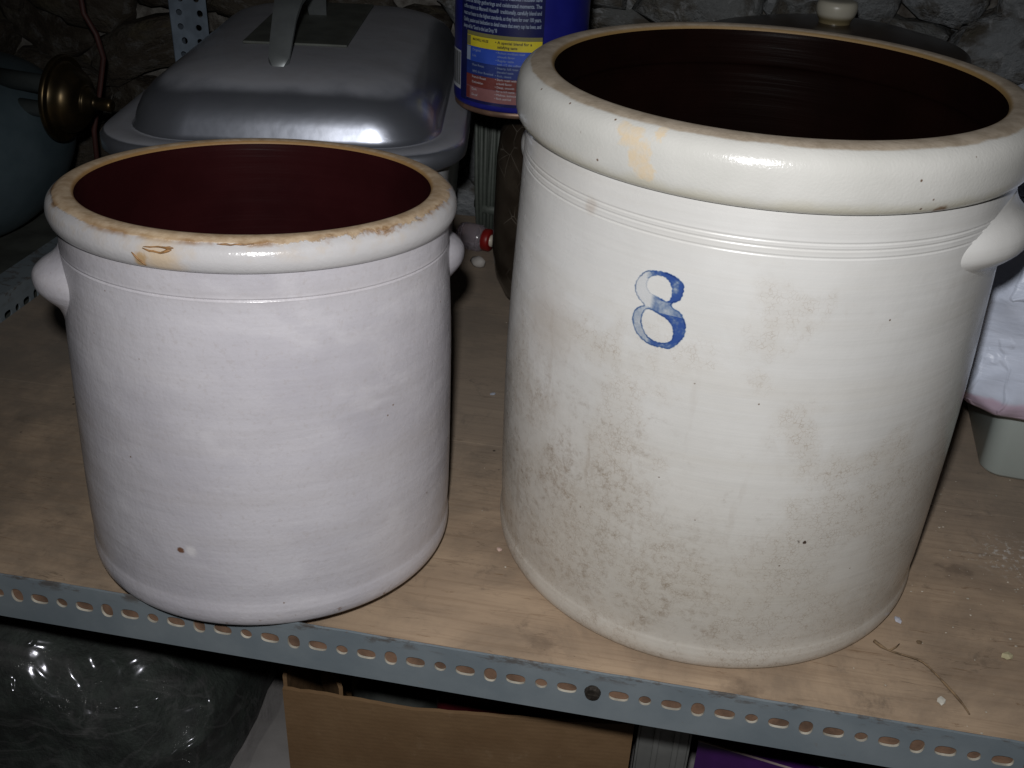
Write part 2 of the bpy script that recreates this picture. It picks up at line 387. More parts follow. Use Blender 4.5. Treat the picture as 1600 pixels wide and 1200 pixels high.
# low ledge beside the shelf on the left
led = bmesh.new(); add_box(led, -1.7, -0.845, 0.55, 1.60, -0.62, -0.015, 0.006)
ledge = link('ledge', bm_mesh('ledge', led), plain('dark_green_grey_ledge', (0.062, 0.068, 0.060), 0.8, var=0.35, scale=14, bump=0.4, bscale=90), None, rot=(0, 0, -EA))
tag(ledge, kind='structure')

# ================================================================== SHELVING UNIT
unit = thing('shelving_unit', 'slotted blue grey angle iron shelving with dusty plywood boards under the crocks', 'shelving', (0, 0, 0), (0, 0, -EA))
UL, UR, VB = -0.812, 1.15, 1.535
seam = 0.8925
def plank(v0, v1, seed):
    bm = bmesh.new(); add_box(bm, UL+0.003, UR, v0, v1, -0.019, 0.0, 0.0)
    return link('plank', bm_mesh('plank', bm), WOOD, unit)
plank(ED+0.0135, seam-0.0004, 0); plank(seam+0.0004, VB, 1)
edm = plain('reddish_timber_edge', (0.15, 0.088, 0.056), 0.85, var=0.35, scale=60, bump=0.3)
box('edging', UL+0.003, UR, ED+0.0026, ED+0.0130, -0.019, 0.0125, edm, unit, 0.0008)
PIT = 0.0203
def slot_cell(bm, mp, x0, x1, z0, z1, hc, hw, hh, th, ex=2.6, n=24):
    """one cell of a slotted strip: plate with a rounded hole; mp maps (x,z,depth)->coord"""
    A, B, A2, B2 = [], [], [], []
    cx_, cz_ = hc
    for i in range(n):
        t = 2*math.pi*(i+0.5)/n; c_, s_ = math.cos(t), math.sin(t)
        ix = cx_ + hw*math.copysign(abs(c_)**(2/ex), c_); iz = cz_ + hh*math.copysign(abs(s_)**(2/ex), s_)
        k_ = min((x1-cx_)/c_ if c_ > 0 else (x0-cx_)/c_, (z1-cz_)/s_ if s_ > 0 else (z0-cz_)/s_)
        ox, oz = cx_ + c_*k_, cz_ + s_*k_
        A.append((ix, iz)); B.append((ox, oz))
    corners = [(x1, z1), (x0, z1), (x0, z0), (x1, z0)]
    for side, dep in ((0, 0.0), (1, th)):
        a = [bm.verts.new(mp(x, z, dep)) for x, z in A]; b = [bm.verts.new(mp(x, z, dep)) for x, z in B]
        if side == 0: a0 = a
        for i in range(n):
            j = (i+1) % n
            def onx(p): return abs(p[0]-x0) < 1e-7 or abs(p[0]-x1) < 1e-7
            if onx(B[i]) != onx(B[j]):
                cn = min(corners, key=lambda q: (q[0]-(B[i][0]+B[j][0])/2)**2 + (q[1]-(B[i][1]+B[j][1])/2)**2)
                cv = bm.verts.new(mp(cn[0], cn[1], dep)); bm.faces.new((a[i], b[i], cv, b[j], a[j]))
            else: bm.faces.new((a[i], b[i], b[j], a[j]))
        if side == 1:
            for i in range(n):
                j = (i+1) % n; bm.faces.new((a0[i], a0[j], a[j], a[i])).material_index = 1
HZ = {0: (0.0078, 0.0050, 2.8), 1: (0.0052, 0.0072, 2.4), 2: (0.0078, 0.0050, 2.8), 3: (0.0049, 0.0049, 2.0)}
ZT, ZB = 0.0229, -0.0225
# front rail: slotted upright flange standing proud of the board, plus the flange under the board
bm = bmesh.new()
def mpf(x, z, d): return Vector((x, ED + d, z))
k0 = -27; k1 = 70
for k in range(k0, k1):
    xc = -0.279 + PIT*k; hw, hh, ex = HZ[k % 4]
    slot_cell(bm, mpf, xc-PIT/2, xc+PIT/2, ZB, ZT, (xc, 0.0025), hw, hh, 0.0022, ex)
x0, x1 = -0.279+PIT*(k0-0.5), -0.279+PIT*(k1-0.5)
def quad(bm, *p): bm.faces.new([bm.verts.new(q) for q in p])
quad(bm, (x0, ED, ZT), (x1, ED, ZT), (x1, ED+0.0022, ZT), (x0, ED+0.0022, ZT))
bmesh.ops.remove_doubles(bm, verts=bm.verts, dist=1e-6)
add_box(bm, x0, x1, ED+0.0001, ED+0.040, ZB-0.0022, ZB)
rail = link('rail', bm_mesh('rail', bm), STEEL, unit)
rail.data.materials.append(plain('bare_cut_metal', (0.42, 0.40, 0.34), 0.5, var=0.3, scale=90))
# slight dents along the upper edge
for v in rail.data.vertices:
    if v.co.z > ZT-0.001:
        v.co.z += 0.0008*noise.noise(Vector((v.co.x*40, 0, 0))) - max(0, noise.noise(Vector((v.co.x*11, 3, 0)))-0.35)*0.004
# side rail on the left end
bm = bmesh.new()
def mps(x, z, d): return Vector((UL - d, x, z))
for k in range(0, 48):
    xc = 0.588 + PIT*k; hw, hh, ex = HZ[k % 4]
    slot_cell(bm, mps, xc-PIT/2, xc+PIT/2, ZB, ZT+0.006, (xc, 0.0015), hw, hh, 0.0022, ex, 16)
bmesh.ops.remove_doubles(bm, verts=bm.verts, dist=1e-6)
add_box(bm, UL-0.040, UL-0.0023, 0.58, 1.55, ZT+0.0035, ZT+0.0058)
link('rail', bm_mesh('rail', bm), STEEL, unit)
# upright at the back left corner: two slotted flanges
bm = bmesh.new(); PU, PV = -0.780, VB-0.045
for k in range(0, 60):
    zc = -0.55 + 0.0205*k
    for col in (0, 1):
        xc = PU + 0.0145 + col*0.029
        kk = (k + col) % 3
        slot_cell(bm, lambda x, z, d: Vector((x, PV+d, z)), xc-0.0145, xc+0.0145, zc-0.01025, zc+0.01025, (xc+(0.004 if kk == 0 else 0), zc), 0.0050, 0.0046 if kk else 0.0052, 0.0022, 2.0, 12)
    slot_cell(bm, lambda x, z, d: Vector((PU-d, x, z)), PV+0.0023, PV+0.0383, zc-0.01025, zc+0.01025, (PV+0.02, zc), 0.0065, 0.0046, 0.0022, 2.4, 12)
bmesh.ops.remove_doubles(bm, verts=bm.verts, dist=1e-6)
up_m = plain('upright_blue_steel', (0.16, 0.20, 0.25), 0.5, var=0.2)
link('upright', bm_mesh('upright', bm), up_m, unit)
# bolt head filling one slot
xb = -0.279 + PIT*13
bm = bmesh.new(); bmesh.ops.create_cone(bm, cap_ends=True, segments=14, radius1=0.0068, radius2=0.0055, depth=0.004, matrix=Matrix.Translation((xb, ED-0.0015, 0.0025)) @ Matrix.Rotation(R(90), 4, 'X'))
add_box(bm, xb-0.0045, xb+0.0045, ED-0.0043, ED-0.0030, 0.0018, 0.0032)
link('bolt', bm_mesh('bolt', bm), plain('rusty_bolt', (0.05, 0.042, 0.035), 0.6, 0.6, 0.4, 200, 0.5, 400), unit)
# lower shelf
low_m = plain('lower_shelf_grey', (0.205, 0.195, 0.19), 0.75, var=0.22, scale=9, bump=0.2, bscale=60)
box('lower_shelf', UL, UR, ED+0.03, VB, -0.40, -0.38, low_m, unit, 0.002)

# ================================================================== CROCKS
def lug(name, rfun, zt, zm, zb, proj, az, half, r_in=0.006):
    """ear handle pressed onto the wall: ledge with sloping top, round nose, hollow underside"""
    ns, nt = 28, 18; vs, fs = [], []
    sec = spline([(-0.25, 1.0), (0.0, 0.98), (0.12, 0.80), (0.34, 0.60), (0.68, 0.41), (0.92, 0.20), (1.0, -0.02), (0.92, -0.24), (0.62, -0.44), (0.26, -0.62), (0.08, -0.82), (0.0, -0.98), (-0.25, -1.0)], 3)
    nt = len(sec)
    for i in range(ns+1):
        s_ = -1 + 2*i/ns
        k_ = (max(0.0, 1 - abs(s_)**2.0))**1.25
        hk = 0.12 + 0.88*k_**0.6
        for (o_, h_) in sec:
            zz = zm + (h_*(zt-zm) if h_ > 0 else h_*(zm-zb))*hk - 0.003*s_*s_
            out = (o_*proj*k_ if o_ > 0 else o_*0.016) + (k_-1)*r_in
            rr = rfun(zz) + out
            a = az + half*s_
            vs.append((rr*math.cos(a), rr*math.sin(a), zz))
    for i in range(ns):
        for j in range(nt-1):
            a = i*nt+j; fs.append((a, a+1, a+nt+1, a+nt))
    bm = bmesh.new(); me = mesh(name, vs, fs); bm.from_mesh(me)
    m2 = bm_mesh(name, bm, True); return m2
def lin(pts):
    def f(z):
        for (r1, z1), (r2, z2) in zip(pts, pts[1:]):
            if z1 <= z <= z2: return r1 + (r2-r1)*(z-z1)/(z2-z1)
        return pts[0][0] if z < pts[0][1] else pts[-1][0]
    return f
def groove(pts, zs, dep, wd):
    """insert incised rings into a (r,z) list sorted by z"""
    f = lin(pts); out = [p for p in pts if all(abs(p[1]-g) > wd*1.6 for g in zs)]
    for g in zs:
        for dz, d in ((-1.5, 0), (-1.0, -0.25), (-0.5, 0.7), (0, 1), (0.5, 0.7), (1.0, -0.25), (1.5, 0)):
            out.append((f(g+dz*wd)-d*dep, g+dz*wd))
    return sorted(out, key=lambda p: p[1])
def make_crock(root, body_pts, groove_z, rim_pts, in_pts, mats, wob, seed, lugs, gdep):
    mb, mr, ml = mats
    foot = [p for p in body_pts if p[1] <= body_pts[3][1]]
    body = spline(body_pts, 8)
    bl = sorted(set((round(r, 6), round(z, 6)) for r, z in body if z > 0.012), key=lambda p: p[1])
    lowp = [(r, z) for r, z in body if z <= 0.012]
    prof = [(0.0, 0.004), (body_pts[0][0]-0.02, 0.004), (body_pts[0][0]-0.012, 0.0)] + lowp + groove(bl, groove_z, gdep, 0.0011)
    link('body', revolve('body', prof, 160, wob, seed), mb, root)
    link('rim', revolve('rim', spline(rim_pts, 7), 160, wob, seed), mr, root)
    link('lining', revolve('lining', spline(in_pts, 6) , 128, wob, seed), ml, root)
    for a in lugs:
        link('handle', lug('handle', lin(bl), *a), mb, root)
# ---- small crock, leaning back on the proud lip of the rail
SM_H = 0.3197
aL, bL = 0.07946, 0.00828
nL = Vector((math.sin(bL), math.sin(aL), 1)); nL.z = math.sqrt(1-nL.x**2-nL.y**2)
qL = Vector((0, 0, 1)).rotation_difference(nL)
small = thing('stoneware_crock', 'smaller greyish white stoneware crock with brown chipped rim, no number', 'crock', (-0.20981, 0.74714, 0.01245))
small.rotation_mode = 'QUATERNION'; small.rotation_quaternion = qL
bp = [(0.1480, 0.0), (0.1525, 0.0030), (0.1552, 0.009), (0.1560, 0.016), (0.1556, 0.022), (0.1549, 0.029), (0.1556, 0.05), (0.1556, 0.10), (0.1550, 0.15), (0.1541, 0.20), (0.1522, 0.24), (0.1507, 0.265), (0.1503, 0.280), (0.1500, 0.2990)]
rp = [(0.1492, 0.2985), (0.1513, 0.2962), (0.1542, 0.2982), (0.1560, 0.3025), (0.1563, 0.3070), (0.1548, 0.3125), (0.1510, 0.3165), (0.1462, 0.3192), (0.1415, 0.3197), (0.1378, 0.3192), (0.1358, 0.3180), (0.1352, 0.3166)]
ip = [(0.1352, 0.3166), (0.1352, 0.30), (0.1372, 0.25), (0.1395, 0.15), (0.140, 0.05), (0.135, 0.025), (0.11, 0.016), (0.05, 0.015), (0.0, 0.015)]
matS = (glaze_small(), rim_small(SM_H), lining('maroon_slip', (0.020, 0.0040, 0.0048), (0.028, 0.0058, 0.0066), 0.22))
make_crock(small, bp, (0.2765,), rp, ip, matS, 0.004, 1.3,
           ((0.279, 0.2545, 0.216, 0.0215, R(202), R(19)), (0.279, 0.2545, 0.216, 0.0205, R(23), R(19))), 0.0009)
# flaked scar on the small crock's rim: a thin lifted lip of glaze
def scar(a_deg, z0, length, rad, amp=0.0035, tilt=0.0):
    pts = []
    for i in range(9):
        t = i/8; a = R(a_deg) + (t-0.5)*length/rad
        zz = z0 - amp*math.sin(math.pi*t)*(1+0.35*noise.noise(Vector((t*5, a_deg, 0)))) + tilt*(t-0.5) + 0.0006*noise.noise(Vector((t*9, a_deg, 3)))
        rr = rad
        pts.append((rr*math.cos(a), rr*math.sin(a), zz))
    return pts
sc_m = plain('flaked_glaze_edge', (0.28, 0.15, 0.06), 0.5, var=0.4, scale=200)
link('glaze_flake', tube('glaze_flake', scar(-101.3, 0.3118, 0.021, 0.1554, 0.0024, 0.0012), [0.0003, 0.0006, 0.0008, 0.0008, 0.0007, 0.0008, 0.0010, 0.0013, 0.0004], 6), sc_m, small)
link('glaze_flake', tube('glaze_flake', scar(-101.0, 0.3126, 0.022, 0.1549, -0.0004, 0.0016), [0.0002, 0.0005, 0.0006, 0.0005, 0.0006, 0.0006, 0.0009, 0.0012, 0.0003], 6), sc_m, small)
link('glaze_flake', tube('glaze_flake', scar(-106.3, 0.3035, 0.010, 0.1564, 0.0008, -0.0075), [0.0003, 0.0006, 0.0007, 0.0006, 0.0006, 0.0006, 0.0005, 0.0004, 0.0002], 6), sc_m, small)
link('glaze_flake', tube('glaze_flake', scar(-82, 0.3172, 0.024, 0.1513, 0.0004, 0.0004), [0.0002, 0.0006, 0.0008, 0.0006, 0.0005, 0.0007, 0.0006, 0.0004, 0.0002], 6), sc_m, small)

# ---- big crock with the stencilled 8
BG_H = 0.4303
big = thing('stoneware_crock', 'larger cream stoneware crock stamped with a blue number 8', 'crock', (0.18505, 0.7866, 0.0004))
bp = [(0.1820, 0.0), (0.1875, 0.0026), (0.1906, 0.009), (0.1914, 0.016), (0.1909, 0.022), (0.1901, 0.030), (0.1912, 0.06), (0.1917, 0.11), (0.1918, 0.17), (0.1906, 0.23), (0.1880, 0.29), (0.1858, 0.34), (0.1849, 0.365), (0.1846, 0.3925)]
rp = [(0.1838, 0.3920), (0.1866, 0.3885), (0.1904, 0.3912), (0.1926, 0.3975), (0.1931, 0.4070), (0.1924, 0.4160), (0.1898, 0.4228), (0.1850, 0.4275), (0.1790, 0.4298), (0.1735, 0.4303), (0.1692, 0.4300), (0.1662, 0.4288), (0.1651, 0.4268)]
ip = [(0.1651, 0.4268), (0.1650, 0.40), (0.1665, 0.392), (0.1668, 0.35), (0.171, 0.25), (0.173, 0.12), (0.172, 0.04), (0.163, 0.022), (0.10, 0.016), (0.0, 0.016)]
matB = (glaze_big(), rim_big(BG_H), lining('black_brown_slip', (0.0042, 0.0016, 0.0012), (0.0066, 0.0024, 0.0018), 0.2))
make_crock(big, bp, (0.3585, 0.3640, 0.3682), rp, ip, matB, 0.003, 4.2,
           ((0.378, 0.350, 0.318, 0.0180, R(-32), R(27)), (0.378, 0.350, 0.318, 0.0180, R(149), R(27))), 0.00042)
# ---- stencilled 8, washed cobalt on the glaze
OUT = [(-19.9, 32.7), (-19.6, 37.6), (-16.6, 43.1), (-11.6, 47.5), (-0.9, 49.2), (6.6, 48.3), (11.4, 46.0), (14.6, 43.4), (14.7, 36.8), (13.2, 32.2), (8.4, 28.6), (9.9, 25.8), (14.6, 23.9), (18.1, 19.6), (20.0, 14.5), (19.7, 7.1), (15.7, 0.4), (11.7, -3.7), (4.9, -4.7), (-2.9, -4.9), (-9.6, -2.5), (-14.6, 1.3), (-18.0, 7.5), (-18.8, 12.2), (-17.3, 17.6), (-14.4, 20.5), (-11.3, 22.5), (-14.4, 24.5), (-18.2, 28.5)]
UH = [(-11.2, 37.7), (-9.8, 42.8), (-5.1, 45.5), (1.0, 45.7), (4.7, 43.2), (7.1, 38.0), (7.0, 32.5), (5.3, 29.6), (1.5, 29.9), (-2.5, 31.1), (-6.5, 32.0), (-9.5, 33.9)]
LH = [(-10.4, 18.1), (-6.7, 20.6), (-0.3, 19.1), (6.1, 16.9), (10.4, 13.2), (12.1, 8.4), (11.7, 2.6), (8.2, -0.2), (3.8, -1.3), (-1.0, -1.1), (-6.0, 1.1), (-9.8, 6.1), (-11.7, 12.0)]
def closed_spline(p, n=5):
    out = []
    m_ = len(p)
    for i in range(m_):
        a, b, c, d = p[i-1], p[i], p[(i+1) % m_], p[(i+2) % m_]
        for k in range(n):
            t = k/n
            out.append(tuple(0.5*((2*b[q])+(-a[q]+c[q])*t+(2*a[q]-5*b[q]+4*c[q]-d[q])*t*t+(-a[q]+3*b[q]-3*c[q]+d[q])*t**3) for q in (0, 1)))
    return out
def inside(p, poly):
    x, y = p; r_ = False; j = len(poly)-1
    for i in range(len(poly)):
        xi, yi = poly[i]; xj, yj = poly[j]
        if (yi > y) != (yj > y) and x < (xj-xi)*(y-yi)/(yj-yi)+xi: r_ = not r_
        j = i
    return r_
def pdist(p, poly):
    b = 1e9
    for i in range(len(poly)):
        ax, ay = poly[i-1]; bx, by = poly[i]; dx, dy = bx-ax, by-ay
        t = max(0, min(1, ((p[0]-ax)*dx+(p[1]-ay)*dy)/(dx*dx+dy*dy+1e-9)))
        b = min(b, math.hypot(p[0]-ax-t*dx, p[1]-ay-t*dy))
    return b
po, pu, pl = closed_spline(OUT, 3), closed_spline(UH, 3), closed_spline(LH, 3)
st = 0.42; nx, ny = int(44/st), int(58/st)
rb = lin(sorted([(r, z) for r, z in spline(bp, 8)], key=lambda q: q[1]))
vs, fs, ink, idx = [], [], [], {}
az0 = R(-118.24)
def vert(i, j):
    if (i, j) in idx: return idx[(i, j)]
    x, y = -22+i*st, -7+j*st
    zz = 0.2858+y/1000; a = az0 + x/1000/0.1895
    rr0 = rb(zz)
    rr = rr0*(1 + 0.003*(0.6*math.sin(2*a+4.2)+0.4*math.sin(3*a+2.1*4.2))) + 0.003*0.25*rr0*noise.noise(Vector((math.cos(a)*1.5, math.sin(a)*1.5, zz*16+4.2))) + 0.00035
    vs.append((rr*math.cos(a), rr*math.sin(a), zz))
    jx = 0.5*noise.noise(Vector((x*0.6, y*0.6, 0))); q = (x+jx, y+0.5*noise.noise(Vector((x*0.6, y*0.6, 9))))
    ins = inside(q, po) and not inside(q, pu) and not inside(q, pl)
    d = min(pdist(q, po), pdist(q, pu), pdist(q, pl)); sd = d if ins else -d
    fade = 1.0
    if y > 22: fade = max(0.0, min(1.0, (x+8)/9))              # washed-out upper left of the stencil
    else: fade = max(0.30, min(1.0, (x+10)/13))
    if 20 < y < 29: fade = min(fade, 0.5)
    if y > 42: fade = max(fade, max(0.0, min(1, (x+13)/6)))
    fade *= 0.80 + 0.5*noise.noise(Vector((x*0.16, y*0.16, 2))) + 0.25*noise.noise(Vector((x*0.6, y*0.6, 5)))
    edge = math.exp(-((sd-0.45)/0.42)**2)
    pool = 0.55 + 0.6*noise.noise(Vector((x*0.12, y*0.12, 20)))
    if d == pdist(q, pu): pool *= 0.25
    a_in = max(0, min(1, (sd+0.35)/0.7))
    ink.append((max(0.0, min(1.0, a_in*max(0.06, fade*0.85))), max(0.0, min(1.0, edge*pool*(1.2 if x > 0 or y < 24 else 0.9)))))
    idx[(i, j)] = len(vs)-1; return idx[(i, j)]
for i in range(nx):
    for j in range(ny):
        x, y = -22+(i+.5)*st, -7+(j+.5)*st
        if (inside((x, y), po) or pdist((x, y), po) < 1.0) and not (inside((x, y), pu) and pdist((x, y), pu) > 1.0) and not (inside((x, y), pl) and pdist((x, y), pl) > 1.0):
            fs.append((vert(i, j), vert(i+1, j), vert(i+1, j+1), vert(i, j+1)))
me = mesh('number_mark', vs, fs, True)
at1 = me.attributes.new('wash', 'FLOAT', 'POINT'); at2 = me.attributes.new('edge', 'FLOAT', 'POINT')
for i, (a, b) in enumerate(ink): at1.data[i].value = a; at2.data[i].value = b
t = NT('cobalt_wash'); wsh, edg = t.attr('wash'), t.attr('edge')
c = t.mix(t.ramp(wsh, 0.1, 0.75), (0.16, 0.28, 0.46), (0.034, 0.075, 0.25))
c = t.mix(edg, c, (0.010, 0.022, 0.12))
t.set(col=c, rough=0.3, alpha=t.math('MINIMUM', t.add(t.mul(wsh, 1.5), edg), 1.0))
nm = link('number_mark', me, t.m, big); nm['label'] = 'blue stencilled number 8'

# ================================================================== ROASTER behind the small crock
def rrect(hw, hd, rc, n=10):
    out = []
    for (sx, sy, a0) in ((1, 1, 0), (-1, 1, 90), (-1, -1, 180), (1, -1, 270)):
        for i in range(n+1):
            a = R(a0 + 90*i/n); out.append((sx*(hw-rc)+rc*math.cos(a), sy*(hd-rc)+rc*math.sin(a)))
    return out
def stack(name, rings, cap0=False, cap1=False, smooth=True):
    """rings: list of (hw,hd,rc,z)"""
    vs, fs = [], []; n = None
    for (hw, hd, rc, z) in rings:
        p = rrect(hw, hd, max(rc, 0.0005)); n = len(p); vs += [(x, y, z) for x, y in p]
    for i in range(len(rings)-1):
        for k in range(n):
            k2 = (k+1) % n; fs.append((i*n+k, i*n+k2, (i+1)*n+k2, (i+1)*n+k))
    if cap0: fs.append(tuple(range(n))[::-1])
    if cap1: fs.append(tuple((len(rings)-1)*n+k for k in range(n)))
    me = mesh(name, vs, fs, smooth); return me
RX, RY, HWX, HDY = -0.256, 1.272, 0.192, 0.285; DZ = 0.040
roast = thing('roaster', 'large grey metal oblong roaster with domed handled lid behind the smaller crock', 'roaster', (RX, RY, 0), (0, 0, R(1)))
en = plain('white_enamel', (0.42, 0.43, 0.44), 0.3, var=0.08)
link('pan', stack('pan', [(HWX-0.045, HDY-0.045, 0.06, 0.001), (HWX-0.035, HDY-0.035, 0.065, 0.012), (HWX-0.026, HDY-0.026, 0.07, 0.12), (HWX-0.018, HDY-0.018, 0.075, 0.260), (HWX-0.016, HDY-0.016, 0.075, 0.268)], True, True), en, roast)
t = NT('dull_aluminium'); x, y, z = t.xyz()
c = t.mix(t.ramp(t.noise(7, 4), 0.3, 0.7), (0.36, 0.385, 0.45), (0.46, 0.485, 0.55))
dn = t.n.new('ShaderNodeNewGeometry'); nzz = t.xyz(dn.outputs['Normal'])[2]
dust = t.mul(t.ramp(nzz, 0.80, 0.985), t.ramp(t.noise(20, 5, 0.6), 0.2, 0.7, 0.55, 1.0))
c = t.mix(t.mul(dust, 0.85), c, (0.20, 0.20, 0.215))
t.bump(t.noise(1.0, 3, src=t.mapv((14, 160, 60))), 0.07, 0.0005); t.bump(t.noise(60, 4), 0.08, 0.001); t.bump(t.noise(18, 3), 0.25, 0.003)
t.set(col=c, metal=t.ramp(dust, 0, 1, 0.88, 0.05), rough=t.ramp(dust, 0, 1, 0.34, 0.62), coat=t.ramp(dust, 0, 1, 0.5, 0.05)); t.b.inputs['Coat Roughness'].default_value = 0.07
ALU = t.m
lidm = stack('lid', [(h-a_, d_-a_, rc, z_) for h, d_ in ((HWX, HDY),) for a_, rc, z_ in ((0.004, 0.078, 0.262), (0.0, 0.08, 0.266), (0.0, 0.08, 0.278), (0.004, 0.08, 0.2825), (0.020, 0.072, 0.2840), (0.026, 0.070, 0.2815), (0.029, 0.069, 0.2825), (0.0310, 0.068, 0.288), (0.034, 0.068, 0.298), (0.040, 0.067, 0.310), (0.049, 0.065, 0.320), (0.062, 0.062, 0.3285), (0.080, 0.056, 0.3350), (0.102, 0.048, 0.3390), (0.13, 0.035, 0.3412), (0.16, 0.02, 0.342), (0.187, 0.003, 0.342))], False, True)
lid = link('lid', lidm, ALU, roast)
pm = plain('dark_green_plate', (0.06, 0.066, 0.058), 0.6, var=0.2)
box('plate', -0.068, 0.050, -0.085, 0.16, 0.3412, 0.3446, pm, lid, 0.0012)
# strap handle: tapered bar rising from its front foot
hb = bmesh.new(); prof = [(-0.075, 0.303, 0.006), (-0.068, 0.310, 0.011), (-0.05, 0.325, 0.012), (-0.025, 0.344, 0.013), (0.0, 0.356, 0.015), (0.04, 0.361, 0.017), (0.10, 0.361, 0.017), (0.14, 0.352, 0.015), (0.165, 0.332, 0.013), (0.178, 0.304, 0.010)]
vs, fs = [], []
for i, (y_, z_, w_) in enumerate(prof):
    th = 0.0035 if i else 0.002
    for (sx, sz) in ((-1, -1), (1, -1), (1, 0.4), (0.6, 1), (-0.6, 1), (-1, 0.4)): vs.append((sx*w_, y_, z_+sz*th))
for i in range(len(prof)-1):
    for k in range(6): k2 = (k+1) % 6; fs.append((i*6+k, i*6+k2, i*6+6+k2, i*6+6+k))
fs += [tuple(range(6))[::-1], tuple((len(prof)-1)*6+k for k in range(6))]
bm = bmesh.new(); bm.from_mesh(mesh('handle', vs, fs)); hm = sharp(bm_mesh('handle', bm, True), 40)
ho = link('handle', hm, plain('handle_metal', (0.16, 0.175, 0.18), 0.4, 0.5, 0.1), lid); ho.location = (-0.010, -0.10, 0.036)
box('latch', -0.012, 0.018, 0.055, 0.075, 0.3612, 0.372, plain('latch_metal', (0.30, 0.32, 0.33), 0.35, 0.7), lid, 0.002, loc=(-0.006, -0.115, 0.036))

# ================================================================== COFFEE CAN
CB = 0.2855; CRAD = 0.0755
can = thing('coffee_can', 'blue printed coffee can standing above the jar behind the larger crock', 'can', (-0.0085, 1.205, CB), (0, 0, R(0)))
blue = plain('can_blue', (0.010, 0.012, 0.16), 0.32, var=0.1)
def cyl_part(name, a0, a1, z0, z1, rad, m, parent, n=None, th=0.0):
    n = n or max(2, int(abs(a1-a0)/4)); vs, fs = [], []
    for i in range(n+1):
        a = R(-90 + a0 + (a1-a0)*i/n)
        vs += [(rad*math.cos(a), rad*math.sin(a), z0), (rad*math.cos(a), rad*math.sin(a), z1)]
    for i in range(n): fs.append((2*i, 2*i+2, 2*i+3, 2*i+1))
    return link(name, mesh(name, vs, fs, True), m, parent)
link('body', revolve('body', [(0, 0.003), (CRAD-0.005, 0.003), (CRAD-0.004, 0.006), (CRAD-0.0012, 0.0068), (CRAD-0.0004, 0.0085), (CRAD, 0.011), (CRAD, 0.168), (CRAD-0.001, 0.170)], 96), blue, can)
link('base_ring', revolve('base_ring', [(CRAD-0.006, 0.0), (CRAD-0.003, 0.0), (CRAD-0.0012, 0.002), (CRAD-0.0012, 0.0045), (CRAD-0.0022, 0.0062)], 96), plain('rusty_tin', (0.16, 0.095, 0.065), 0.45, 0.4, 0.3), can)
link('lid', revolve('lid', [(CRAD-0.001, 0.1695), (CRAD+0.0018, 0.1690), (CRAD+0.0018, 0.177), (CRAD-0.003, 0.1785), (0.0, 0.1785)], 96), plain('can_lid', (0.02, 0.02, 0.09), 0.4), can)
navy = plain('can_navy', (0.006, 0.008, 0.060), 0.34)
RR = CRAD + 0.00025
cyl_part('label_panel', -59, 19, 0.013, 0.168, RR, navy, can)
RR += 0.0003
LP = dict(yellow=plain('print_yellow', (0.50, 0.42, 0.02), 0.4), olive=plain('print_olive', (0.15, 0.14, 0.05), 0.4), lblue=plain('print_light_blue', (0.020, 0.060, 0.36), 0.4), dblue=plain('print_dark_blue', (0.012, 0.026, 0.14), 0.4), brown=plain('print_brown', (0.13, 0.028, 0.022), 0.4), mauve=plain('print_mauve', (0.20, 0.085, 0.085), 0.4), white=plain('print_white', (0.42, 0.44, 0.47), 0.4), grey=plain('print_pale', (0.22, 0.27, 0.36), 0.4), frame=plain('print_frame', (0.34, 0.30, 0.06), 0.4), ink=plain('print_black', (0.02, 0.02, 0.02), 0.4))
rows = (('olive', 0.085, 0.0890), ('yellow', 0.0735, 0.0848), ('lblue', 0.0575, 0.0733), ('dblue', 0.0435, 0.0573), ('brown', 0.0305, 0.0433), ('mauve', 0.0165, 0.0303))
for nme, z0, z1 in rows: cyl_part('label_panel', -50, 18, z0, z1, RR, LP[nme], can)
for z0, z1, nme in ((0.0735, 0.0848, 'olive'), (0.0575, 0.0733, 'grey'), (0.0435, 0.0573, 'dblue'), (0.0305, 0.0433, 'brown'), (0.0165, 0.0303, 'brown')):
    cyl_part('label_panel', -50, -45.5, z0+0.0006, z1-0.0006, RR+0.00015, LP[nme], can)
cyl_part('label_panel', -78, -59.5, 0.022, 0.064, RR, LP['white'], can)            # bar code
for i in range(9): cyl_part('bar', -77.3+i*1.9, -76.5+i*1.9+(i % 3)*0.3, 0.026, 0.062, RR+0.00015, LP['ink'], can)
for z0, z1, a0, a1 in ((0.1335, 0.1345, -38, -2), (0.1335, 0.155, -39, -38), (0.1335, 0.155, -2, -1)):
    cyl_part('label_frame', a0, a1, z0, z1, RR, LP['frame'], can)
cyl_part('label_panel', -84, -70, 0.128, 0.150, RR, LP['olive'], can)
dg = bpy.context.evaluated_depsgraph_get
def can_text(body, a_deg, z, size, m, width=None, align='LEFT', bold=0.0):
    cu = bpy.data.curves.new('lettering', 'FONT'); cu.body = body; cu.size = size; cu.align_x = align; cu.resolution_u = 2; cu.offset = bold
    o = bpy.data.objects.new('lettering_tmp', cu); C.objects.link(o)
    bpy.context.view_layer.update()
    me = bpy.data.meshes.new_from_object(o.evaluated_get(dg()))
    bpy.data.objects.remove(o)
    xs = [v.co.x for v in me.vertices]; ext = (max(xs)-min(xs)) if xs else 1
    kx = (width/ext) if width else 1.0
    for v in me.vertices:
        a = R(-90 + a_deg) + v.co.x*kx/CRAD
        v.co = Vector(((RR+0.0004)*math.cos(a), (RR+0.0004)*math.sin(a), z+v.co.y))
    me.materials.clear(); me.materials.append(m)
    return link('lettering', me, None, can)
wid = CRAD*R(71)
